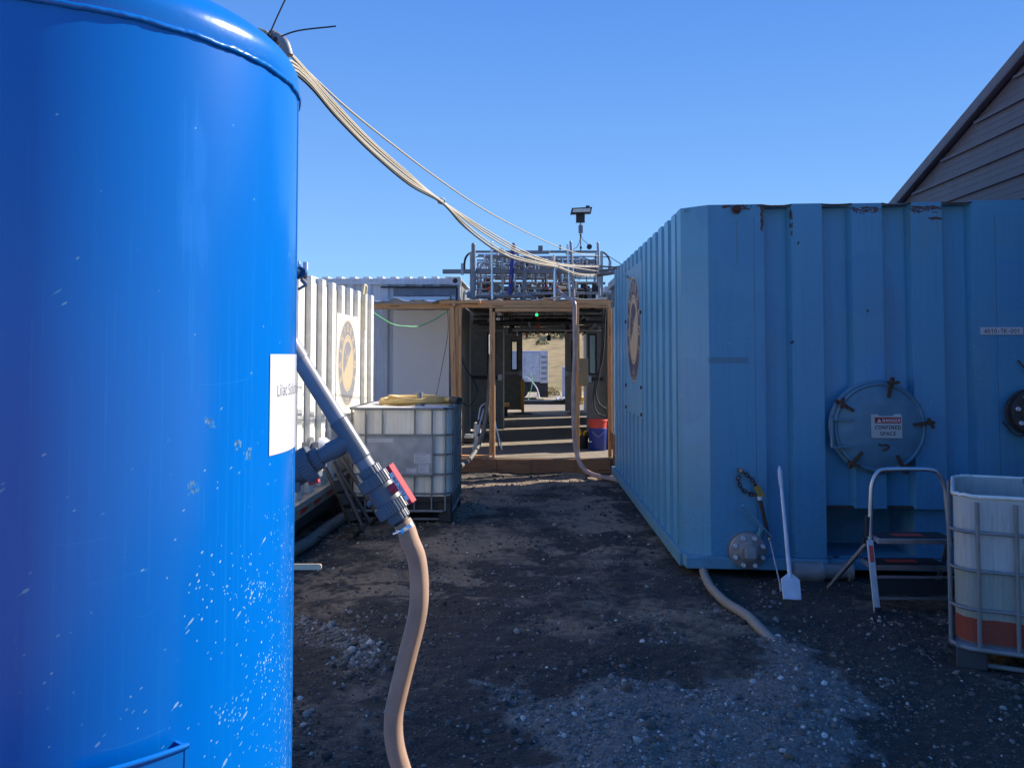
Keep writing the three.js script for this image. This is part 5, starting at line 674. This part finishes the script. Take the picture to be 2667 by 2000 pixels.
  for (const [x, y, w, h] of [[1045, 575, 50, 50], [1275, 570, 18, 50], [615, 600, 36, 50]]) part('bracket', bx(rx(x), rx(x + w), ry(y + h), ry(y), -14.0, -14.06), M.galvDull, t);
  part('junction_fan', [new THREE.CylinderGeometry(0.042, 0.042, 0.05, 18).rotateX(Math.PI / 2).translate(rx(1600), ry(590), -14)], M.black, t);
  const stand = (name, label, gs, m) => solo(name, label, 'pipe', gs, m, { group: 'upright pipes fixed to the pipe rack' });
  stand('plastic_standpipe', 'thick grey plastic standpipe with a rounded cap at the rack end', [cyl(P(357, 1170, -13.78), P(352, 585, -13.78), 0.040, 0.034, 20), new THREE.SphereGeometry(0.035, 18, 12).translate(rx(352), ry(585), -13.78), cyl(P(330, 940, -13.76), P(400, 935, -13.76), 0.03, 0.03, 14), cyl(P(355, 900, -13.78), P(355, 960, -13.78), 0.046, 0.046, 20)], M.pvcGrey);
  stand('steel_tube', 'slim upright tube with a bright foil lower half', [cyl(P(556, 1170, -13.78), P(545, 560, -13.78), 0.021, 0.018, 16), new THREE.SphereGeometry(0.019, 14, 10).translate(rx(545), ry(560), -13.78), cyl(P(556, 1150, -13.78), P(553, 1000, -13.78), 0.03, 0.022, 14)], M.chrome);
  const bp = thing('blue_pipe', 'slanted dark blue pipe with an orange patch on the rack', 'pipe', P(740, 1115, -13.74).toArray(), { group: 'upright pipes fixed to the pipe rack' }); part('tube', [cyl(P(742, 1120, -13.74), P(783, 590, -13.74), 0.034, 0.034, 20), new THREE.SphereGeometry(0.034, 16, 10).translate(rx(783), ry(590), -13.74)], M.navy, bp); part('orange_patch', [bar(P(750, 985, -13.703), P(758, 920, -13.703), 0.04, 0.006)], M.orange, bp); part('red_patch', [bar(P(742, 1000, -13.7035), P(748, 975, -13.7035), 0.036, 0.006)], M.red, bp);
  stand('plastic_union_pipe', 'grey plastic pipe with stacked unions and a top elbow', [...tube([P(690, 800, -13.8), P(860, 800, -13.8), P(893, 806, -13.8), P(900, 840, -13.8), P(898, 900, -13.8)], 0.02, 12), cyl(P(898, 890, -13.8), P(898, 1195, -13.8), 0.03, 0.03, 18), cyl(P(898, 925, -13.8), P(898, 965, -13.8), 0.046, 0.046, 18), cyl(P(898, 1010, -13.8), P(898, 1060, -13.8), 0.046, 0.046, 18), cyl(P(898, 1095, -13.8), P(898, 1135, -13.8), 0.044, 0.044, 18)], M.pvcGrey);
  stand('bright_cylinder', 'bright foil wrapped upright cylinder over the doorway', [cyl(P(1220, 1180, -13.76), P(1220, 870, -13.76), 0.026, 0.026, 18), cyl(P(1222, 870, -13.76), P(1225, 800, -13.76), 0.02, 0.02, 14)], M.chrome);
  stand('foil_tube', 'crooked foil wrapped tube next to the lamp mast', [...tube([P(1382, 1140, -13.76), P(1376, 1000, -13.76), P(1366, 800, -13.76), P(1358, 640, -13.76), P(1352, 585, -13.76)], 0.019, 12)], M.chrome);
  stand('capped_post', 'round capped steel post rising left of the lamp mast', [cyl(P(1425, 1150, -13.8), P(1393, 560, -13.8), 0.022, 0.022, 16), new THREE.SphereGeometry(0.023, 14, 10).translate(rx(1393), ry(556), -13.8)], M.galv);
  stand('capped_post', 'round capped steel post rising right of the lamp mast', [cyl(P(1700, 1150, -13.8), P(1683, 575, -13.8), 0.021, 0.021, 16), new THREE.SphereGeometry(0.022, 14, 10).translate(rx(1683), ry(570), -13.8)], M.galv);
  solo('header_pipe', 'grey plastic pipe with an end elbow lying along the rack foot', 'pipe', tube([P(280, 1132, -13.8), P(500, 1132, -13.8), P(900, 1132, -13.8), P(965, 1135, -13.8), P(988, 1160, -13.8), P(990, 1195, -13.8)], 0.034, 14, 80, 0.3), M.pvcGrey);
  solo('black_hose', 'black hose arching off the pipe rack toward the white container', 'hose', tube([P(330, 645, -14), P(290, 670, -13.95), P(260, 720, -13.9), P(248, 790, -13.9), P(250, 850, -13.9)], 0.017, 10), M.rubber, { group: 'black hoses arching off the rack ends' });
  solo('black_hose', 'black hose arching off the pipe rack toward the blue tank', 'hose', tube([P(1735, 645, -14), P(1775, 675, -13.95), P(1805, 725, -13.9), P(1812, 780, -13.9), P(1800, 870, -13.9)], 0.016, 10), M.rubber, { group: 'black hoses arching off the rack ends' });
  // floodlight on a mast
  const f = thing('flood_light', 'black floodlight with a pale lens on a thin mast', 'floodlight', P(1508, 615, -14).toArray());
  part('mast', [cyl(P(1508, 640, -14), P(1505, 320, -14), 0.013, 0.013, 12)], M.galv, f); part('ballast', bx(rx(1484), rx(1530), ry(440), ry(355), -13.96, -14.04, 0.006), M.pvcGrey, f); part('clamp', [cyl(P(1508, 610, -14), P(1508, 590, -14), 0.02, 0.02, 12), cyl(P(1506, 470, -14), P(1506, 455, -14), 0.017, 0.017, 12)], M.black, f);
  const hd = part('driver_box', bx(rx(1457), rx(1552), ry(325), ry(236), -13.98, -14.05, 0.004), M.black, f); void hd;
  const head = part('lamp_head', [plateZ([[1398, 236], [1412, 182], [1625, 170], [1612, 228]].map(([a, b]) => [rx(a), ry(b)]), -14.03, -13.9, 0.006), bx(rx(1563), rx(1603), ry(172), ry(145), -13.95, -14.0)], M.black, f); part('lens', plateZ([[1415, 224], [1424, 190], [1612, 182], [1604, 220]].map(([a, b]) => [rx(a), ry(b)]), -13.897, -13.889), mat([0.62, 0.60, 0.52], 0.4), head);
  part('cooling_fin', [...Array(9)].map((_, i) => bx(rx(1415 + i * 18), rx(1421 + i * 18), ry(184 - i * 1.0), ry(174 - i * 1.0), -13.92, -14.02)), M.black, head); part('lead', tube([P(1508, 470, -13.98), P(1530, 515, -13.98), P(1560, 540, -13.98), P(1600, 580, -13.98)], 0.005, 6), M.rubber, f); part('lead', tube([P(1506, 470, -13.98), P(1490, 545, -13.98), P(1460, 600, -13.98), P(1425, 612, -13.98)], 0.005, 6), M.rubber, f);
  // dark pipework hung under the rack, seen through the doorway
  const h = thing('hanging_pipework', 'dark tangle of valves and small pipes hung over the corridor', 'pipework', [0.2, 1.95, -17.5]);
  for (let k = 0; k < 16; k++) { const z = -14.6 - 6 * rr(), y = 2.06 + 0.36 * rr(); part('pipe', cyl(V(-1.0, y, z), V(1.25, y + 0.04 * (rr() - 0.5), z), 0.012 + 0.02 * rr(), 0.02, 10), rr() < 0.4 ? M.galv : M.black, h); }
  for (let k = 0; k < 10; k++) { const x = -0.9 + 2.1 * rr(), y = 2.1 + 0.3 * rr(); part('pipe', cyl(V(x, y, -14.6), V(x, y, -21), 0.015 + 0.02 * rr(), 0.02, 10), M.galvDull, h); }
  for (let k = 0; k < 34; k++) { const x = -0.9 + 2.1 * rr(), y = 1.98 + 0.4 * rr(), z = -14.6 - 5.5 * rr(), s = 0.03 + 0.06 * rr(); part('fitting', [bx(x, x + s, y, y + s * 1.6, z, z - s, 0.006), cyl(V(x + s / 2, y + s, z), V(x + s / 2, y + s + 0.3, z), 0.01, 0.01, 8)], [M.black, M.galv, M.black, M.red5, M.chrome][k % 5], h); }
  part('deck', bx(-1.15, 1.3, 2.47, 2.5, -14.7, -23.5), M.galvDull, h); for (let k = 0; k < 5; k++) part('hanger_rod', cyl(V(-0.9 + k * 0.5, 2.0, -15.5 - k), V(-0.9 + k * 0.5, 2.5, -15.5 - k), 0.006, 0.006, 6), M.galv, h);
  const lamp = mat([0.02, 0.4, 0.12], 0.4, 0, { emissive: new THREE.Color(0.02, 0.9, 0.3), emissiveIntensity: 0.9 }), g1 = pt(1398, 820, 14.55), sg = thing('signal_light', 'small green signal light glowing over the doorway', 'signal light', g1.toArray()); part('green_lens', [cyl(g1.clone().add(V(0, -0.02, 0)), g1.clone().add(V(0, 0.02, 0)), 0.022, 0.022, 14)], lamp, sg); part('red_lens', cyl(g1.clone().add(V(0, -0.06, 0)), g1.clone().add(V(0, -0.021, 0)), 0.022, 0.022, 14), mat([0.2, 0.01, 0.01], 0.4), sg); part('cap', cyl(g1.clone().add(V(0, 0.021, 0)), g1.clone().add(V(0, 0.3, 0)), 0.016, 0.012, 12), M.paddle, sg);
}
// hoses at the doorway
{
  const c6 = (x, y, D) => pt(1150 + x / 3.252, 750 + y / 3.252, D);
  solo('doorway_hose', 'pinkish clear hose dropping from the rack down the doorway stud', 'hose', tube([c6(985, 20, 13.6), c6(1030, 60, 13.2), c6(1085, 92, 12.7), c6(1118, 115, 12.55), c6(1128, 160, 12.5), c6(1127, 300, 12.5), c6(1130, 500, 12.5), c6(1124, 700, 12.5), c6(1118, 900, 12.48), c6(1119, 1100, 12.46), c6(1127, 1280, 12.44), c6(1150, 1420, 12.4), c6(1195, 1520, 12.3), c6(1280, 1580, 12.1), c6(1400, 1608, 11.85), c6(1530, 1640, 11.55), c6(1640, 1680, 11.2).setY(0.03)], 0.031, 14, 220), M.hoseDoor);
  solo('stud_hose', 'grey hose curving from the doorway stud down to the caged tote', 'hose', tube([c6(420, 560, 12.82), c6(413, 700, 12.82), c6(402, 900, 12.84), c6(385, 1050, 12.8), c6(350, 1230, 12.7), c6(292, 1370, 12.55), c6(222, 1465, 12.0), c6(150, 1512, 11.0), pt(1184, 1222, 10.2)], 0.033, 12, 120), M.hoseGrey);
  solo('roof_hose', 'pale thin hose wandering along the top of the timber frame', 'hose', tube([c6(-80, 125, 12.95), c6(60, 122, 12.95), c6(240, 112, 12.95), c6(330, 108, 12.9), c6(400, 128, 12.9), c6(480, 100, 12.9), c6(570, 128, 12.9), c6(760, 112, 12.9), c6(950, 85, 12.9), c6(1060, 78, 12.9), c6(1200, 100, 12.9), c6(1400, 92, 12.9)], 0.014, 8, 140), mat([0.42, 0.40, 0.32], 0.6));
  solo('green_wire', 'light green cord drooping from the white tank to the timber post', 'wire', tube([[962, 806, 11.3], [985, 823, 11.6], [1024, 845, 12.0], [1060, 850, 12.2], [1092, 849, 12.4], [1130, 833, 12.55], [1166, 810, 12.64]].map((a) => pt(...a)), 0.0085, 8, 80), M.green);
  solo('hanging_wire', 'thin black cord hanging from the rafter across the white panel', 'wire', tube([pt(1166, 808, 12.8), pt(1166, 870, 12.75), pt(1150, 960, 12.6), pt(1136, 1030, 12.4)], 0.004, 6), M.rubber);
  for (const [l, p] of [['black cable hanging in a loop inside the right of the doorway', [[1570, 800], [1568, 900], [1560, 980], [1552, 1020], [1560, 1050], [1580, 1066]]], ['second black cable drooping near the buckets', [[1578, 800], [1570, 930], [1552, 990], [1546, 1040], [1556, 1075], [1578, 1085]]]]) solo('hanging_wire', l, 'wire', tube(p.map(([x, y]) => pt(x, y, 13.4)), 0.012, 8, 60), M.rubber);
  solo('hanging_wire', 'black cord with a bright tip hanging inside the left stud bay', 'wire', tube([pt(1202, 930, 13.4), pt(1212, 958, 13.4), pt(1238, 1000, 13.4), pt(1242, 1030, 13.4), pt(1222, 1057, 13.4), pt(1205, 1050, 13.4)], 0.011, 8, 60), M.rubber);
}
// buckets, stool and stand in the corridor
{
  const b = thing('bucket_pair', 'red bucket nested on a dark blue bucket inside the doorway', 'bucket', [1.0, FL, -13.75]);
  part('blue_bucket', lathe([[0, 0], [0.13, 0], [0.142, 0.34], [0.147, 0.345], [0.147, 0.325]], V(1.0, FL, -13.75), V(1, 5, -13.75), 36), M.navy, b); part('red_bucket', lathe([[0.137, 0.33], [0.146, 0.47], [0.155, 0.475], [0.155, 0.45], [0.15, 0.45]], V(1.0, FL, -13.75), V(1, 5, -13.75), 36), M.red5, b); part('rim_label', bx(0.86, 0.93, FL + 0.13, FL + 0.145, -13.66, -13.655), M.paddle, b); part('bail', tube([V(0.9, FL + 0.3, -13.63), V(1.0, FL + 0.22, -13.6), V(1.1, FL + 0.3, -13.63)], 0.004, 6), M.galv, b);
  solo('black_bucket', 'black bucket tucked behind the blue one', 'bucket', lathe([[0, 0], [0.12, 0], [0.135, 0.32], [0.14, 0.32], [0.13, 0.3]], V(1.2, FL, -13.95), V(1.2, 5, -13.95), 28), M.rubber);
  solo('rag_bin', 'small dark tub with yellow gloves beside the blue bucket', 'tub', [lathe([[0, 0], [0.07, 0], [0.085, 0.2], [0.09, 0.2], [0.08, 0.19]], V(0.79, FL, -14.0), V(0.79, 5, -14), 22)], M.black);
  solo('yellow_gloves', 'crumpled yellow gloves stuffed in the dark tub', 'gloves', [...tube([V(0.74, FL + 0.17, -14), V(0.75, FL + 0.26, -13.98), V(0.71, FL + 0.3, -13.97)], 0.018, 8), ...tube([V(0.8, FL + 0.17, -14), V(0.81, FL + 0.25, -13.98), V(0.85, FL + 0.28, -13.97)], 0.018, 8)], M.yellow);
  const s = thing('folding_ladder', 'small silver stepladder standing open behind the left studs', 'stepladder', [-0.75, FL, -13.95]);
  for (const [a, z] of [[-0.93, -13.75], [-0.48, -13.75]]) part('front_rail', cyl(V(a, FL, z), V(lerp(a, -0.72, 0.72), FL + 0.62, z - 0.2), 0.014, 0.014, 10), M.alu, s); for (const a of [-0.9, -0.55]) part('rear_rail', cyl(V(a, FL, -14.25), V(lerp(a, -0.72, 0.6), FL + 0.56, -13.98), 0.012, 0.012, 10), M.alu, s);
  for (const y of [0.2, 0.38]) part('tread', bx(-0.88, -0.58, FL + y, FL + y + 0.03, -13.8 - y * 0.3, -13.98 - y * 0.3, 0.004), M.black, s); part('loop', tube([V(-0.86, FL + 0.45, -13.93), V(-0.82, FL + 0.66, -13.97), V(-0.7, FL + 0.68, -13.97), V(-0.63, FL + 0.45, -13.93)], 0.013, 8), M.alu, s);
  const w = thing('pump_cart', 'small cart of white and black fittings on the corridor floor', 'cart', [-1.0, FL, -14.55]); part('white_jug', bx(-0.97, -0.86, FL, FL + 0.36, -14.5, -14.66, 0.02), M.paddle, w); part('tray', bx(-1.12, -0.98, FL + 0.12, FL + 0.16, -14.4, -14.7), M.paddle, w); part('motor', cyl(V(-1.12, FL + 0.08, -14.5), V(-0.98, FL + 0.08, -14.5), 0.07, 0.07, 16), M.black, w); part('frame', [bx(-1.13, -0.84, FL, FL + 0.02, -14.4, -14.7)], M.alu, w);
  const y = thing('yellow_post', 'bright yellow safety post on a grey foot beside the far door', 'post', [-0.23, FL, -22.1]); part('tube', bx(-0.29, -0.22, FL + 0.03, FL + 0.87, -22.06, -22.13, 0.006), M.yellow, y); part('guard', bx(-0.30, -0.29, FL + 0.1, FL + 0.85, -22.0, -22.2), M.yellow, y); part('foot', bx(-0.5, -0.02, FL, FL + 0.03, -21.95, -22.35, 0.01), M.concrete, y);
  const y2 = thing('yellow_post', 'yellow safety post mostly hidden by the upright doorway hose', 'post', [0.95, FL, -22.3]); part('tube', bx(0.93, 1.0, FL, FL + 0.87, -22.28, -22.35, 0.006), M.yellow, y2); part('foot', bx(0.85, 1.1, FL, FL + 0.03, -22.2, -22.45, 0.01), M.concrete, y2);
  const sp = thing('spill_pallet', 'yellow topped black spill pallet under the far door', 'pallet', [-0.75, FL, -21.4]); part('sump', bx(-0.98, -0.62, FL, FL + 0.24, -21.1, -21.7, 0.02), M.rubber, sp); part('deck', bx(-1.0, -0.58, FL + 0.24, FL + 0.31, -21.08, -21.72, 0.01), M.yellow, sp);
}
// beyond the corridor: generator, berm, equipment, scrub
{
  const D = 34, X = (s) => (s - 1388) * D / F + 0.0, Y = (s) => EYE - (s - 926) * D / F, g = thing('generator', 'white trailer generator with five louvre vents beyond the corridor', 'generator', [-0.6, 0, -D - 1.2]), z = -D;
  part('cabinet', bx(-2.4, X(1427), 0.64, Y(914), z, z - 2.4, 0.02), M.genset, g); part('end_bay', bx(X(1406), X(1427.5), Y(997), Y(913.5), z + 0.03, z - 1, 0.01), M.genset, g); part('cabinet_door', bx(X(1368), X(1405), Y(980), Y(918), z + 0.01, z + 0.03, 0.006), M.genset, g); part('door_handle', bx(X(1387), X(1390), Y(957), Y(955), z + 0.03, z + 0.05), M.cast, g);
  for (let k = 0; k < 5; k++) part('louvre', bx(X(1410), X(1424), Y(933 + k * 14), Y(927 + k * 14), z + 0.03, z + 0.045), M.cast, g);
  part('chassis', [bx(-2.4, X(1427), 0.25, 0.63, z - 0.02, z - 2.3), bx(X(1406), X(1427), 0.05, 0.35, z - 0.1, z - 1)], M.dark, g); for (const x of [-1.9, -0.5]) part('wheel', cyl(V(x, 0.32, z - 0.02), V(x, 0.32, z + 0.2), 0.32, 0.32, 24), M.rubber, g);
  solo('grey_cabinet', 'small pale grey utility cabinet with a box on top, out back', 'cabinet', [bx(0.98, 1.6, 0.28, 0.9, -29.2, -29.8, 0.02), bx(0.97, 1.2, 0.9, 1.28, -29.2, -29.6, 0.02), bx(1.15, 1.6, 1.0, 1.06, -29.3, -29.6)], M.genset); solo('yellow_skid', 'yellow skid base under the grey utility cabinet', 'skid', [bx(0.9, 1.7, 0.16, 0.28, -29.1, -29.9), bx(0.95, 1.05, -0.06, 0.16, -29.1, -29.9), bx(1.55, 1.65, -0.06, 0.16, -29.1, -29.9)], M.yellow);
  solo('black_liner', 'black plastic containment berm across the end of the corridor', 'berm', [bx(-1.6, 1.5, -0.06, 0.26, -27.5, -28.0, 0.08), ...tube([V(0.9, 0.28, -27.5), V(1.1, 0.3, -27.7), V(1.5, 0.27, -27.6)], 0.05, 8)], M.rubber);
  solo('crumpled_sheeting', 'crumpled grey plastic sheeting on the black berm', 'sheeting', (() => { const q = new THREE.PlaneGeometry(0.7, 0.45, 16, 10).rotateX(-Math.PI / 2), p = q.attributes.position; for (let i = 0; i < p.count; i++) p.setY(i, 0.07 * n2(p.getX(i) * 7, p.getZ(i) * 7)); q.computeVertexNormals(); return q.translate(1.05, 0.32, -27.45); })(), M.paddle);
  solo('grey_hose_loop', 'pale hose looped over the black generator chassis', 'hose', tube([V(-0.9, 0.75, -33.4), V(-0.3, 0.85, -33.2), V(0.1, 0.5, -33), V(0.25, 0.05, -32.8)], 0.022, 8), M.paddle); solo('green_hose', 'thin green hose draped down the black generator chassis', 'hose', tube([V(-0.1, 1.0, -33.0), V(-0.02, 0.7, -32.8), V(-0.15, 0.1, -32.6), V(-0.2, -0.03, -32.4)], 0.013, 6), M.green);
  const rr = rngOf(303), leafM = [mat([0.09, 0.105, 0.035], 0.9), mat([0.13, 0.13, 0.05], 0.9), mat([0.30, 0.25, 0.11], 0.95)];
  const scrub = (name, label, x, y, zz, s, k) => { const gs = []; for (let i = 0; i < 260; i++) { const a = rr() * TAU, e = Math.acos(rr() * 0.95), r = s * (0.35 + 0.65 * Math.cbrt(rr())), l = s * 0.16 * (0.6 + rr()), q = new THREE.PlaneGeometry(l * 0.5, l); q.rotateX(rr() * 3).rotateY(rr() * 6.3).translate(x + r * Math.cos(a) * Math.sin(e), y + 0.75 * r * Math.cos(e), zz + r * Math.sin(a) * Math.sin(e)); gs.push(q); } for (let i = 0; i < 6; i++) { const a = rr() * TAU; gs.push(cyl(V(x, y - 0.1 * s, zz), V(x + 0.6 * s * Math.cos(a), y + 0.55 * s, zz + 0.6 * s * Math.sin(a)), 0.02 * s, 0.01 * s, 5)); } return solo(name, label, 'bush', gs, leafM[k], { group: 'scrub on the dry hillside' }); };
  const hillY = (x, zz) => { const tt = (-40 - zz) / 190; return -0.1 + 11.5 * Math.pow(tt, 0.85) + 0.5 * n2(x * 0.06, zz * 0.06) + 0.22 * n2(x * 0.25, zz * 0.25); };
  [[1465, 880, 1.5, 0], [1390, 872, 1.2, 0], [1452, 868, 1.3, 0], [1412, 898, 0.6, 1], [1375, 865, 1.1, 0], [1440, 866, 1.0, 0]].forEach(([sx, sy, s, k], i) => { let best = null; for (let d = 45; d < 225; d += 0.5) { const p = pt(sx, sy, d); if (p.y < hillY(p.x, p.z)) { best = p; break; } } if (best) scrub('desert_shrub', ['yellow green shrub on the slope beside the far door', 'dark shrub high on the dry slope above the generator', 'dark shrub next to the yellow green one on the slope', 'tiny shrub alone in the middle of the dry slope', 'dark low shrub on the slope near the far grey door top', 'dark shrub highest on the dry slope'][i], best.x, hillY(best.x, best.z), best.z, s, i === 0 ? 1 : k); });
  for (const [x, zz, s] of [[0.5, -37, 0.35], [0.85, -36.5, 0.3], [0.75, -39, 0.4]]) scrub('dry_weed', s === 0.35 ? 'dry yellow weed tuft against the generator end' : s === 0.3 ? 'dry yellow weed tuft next to the grey utility cabinet' : 'tallest dry weed tuft at the foot of the hill', x, 0, zz, s, 2).userData.group = 'dry weeds by the generator';
}

renderer.render(scene, camera);
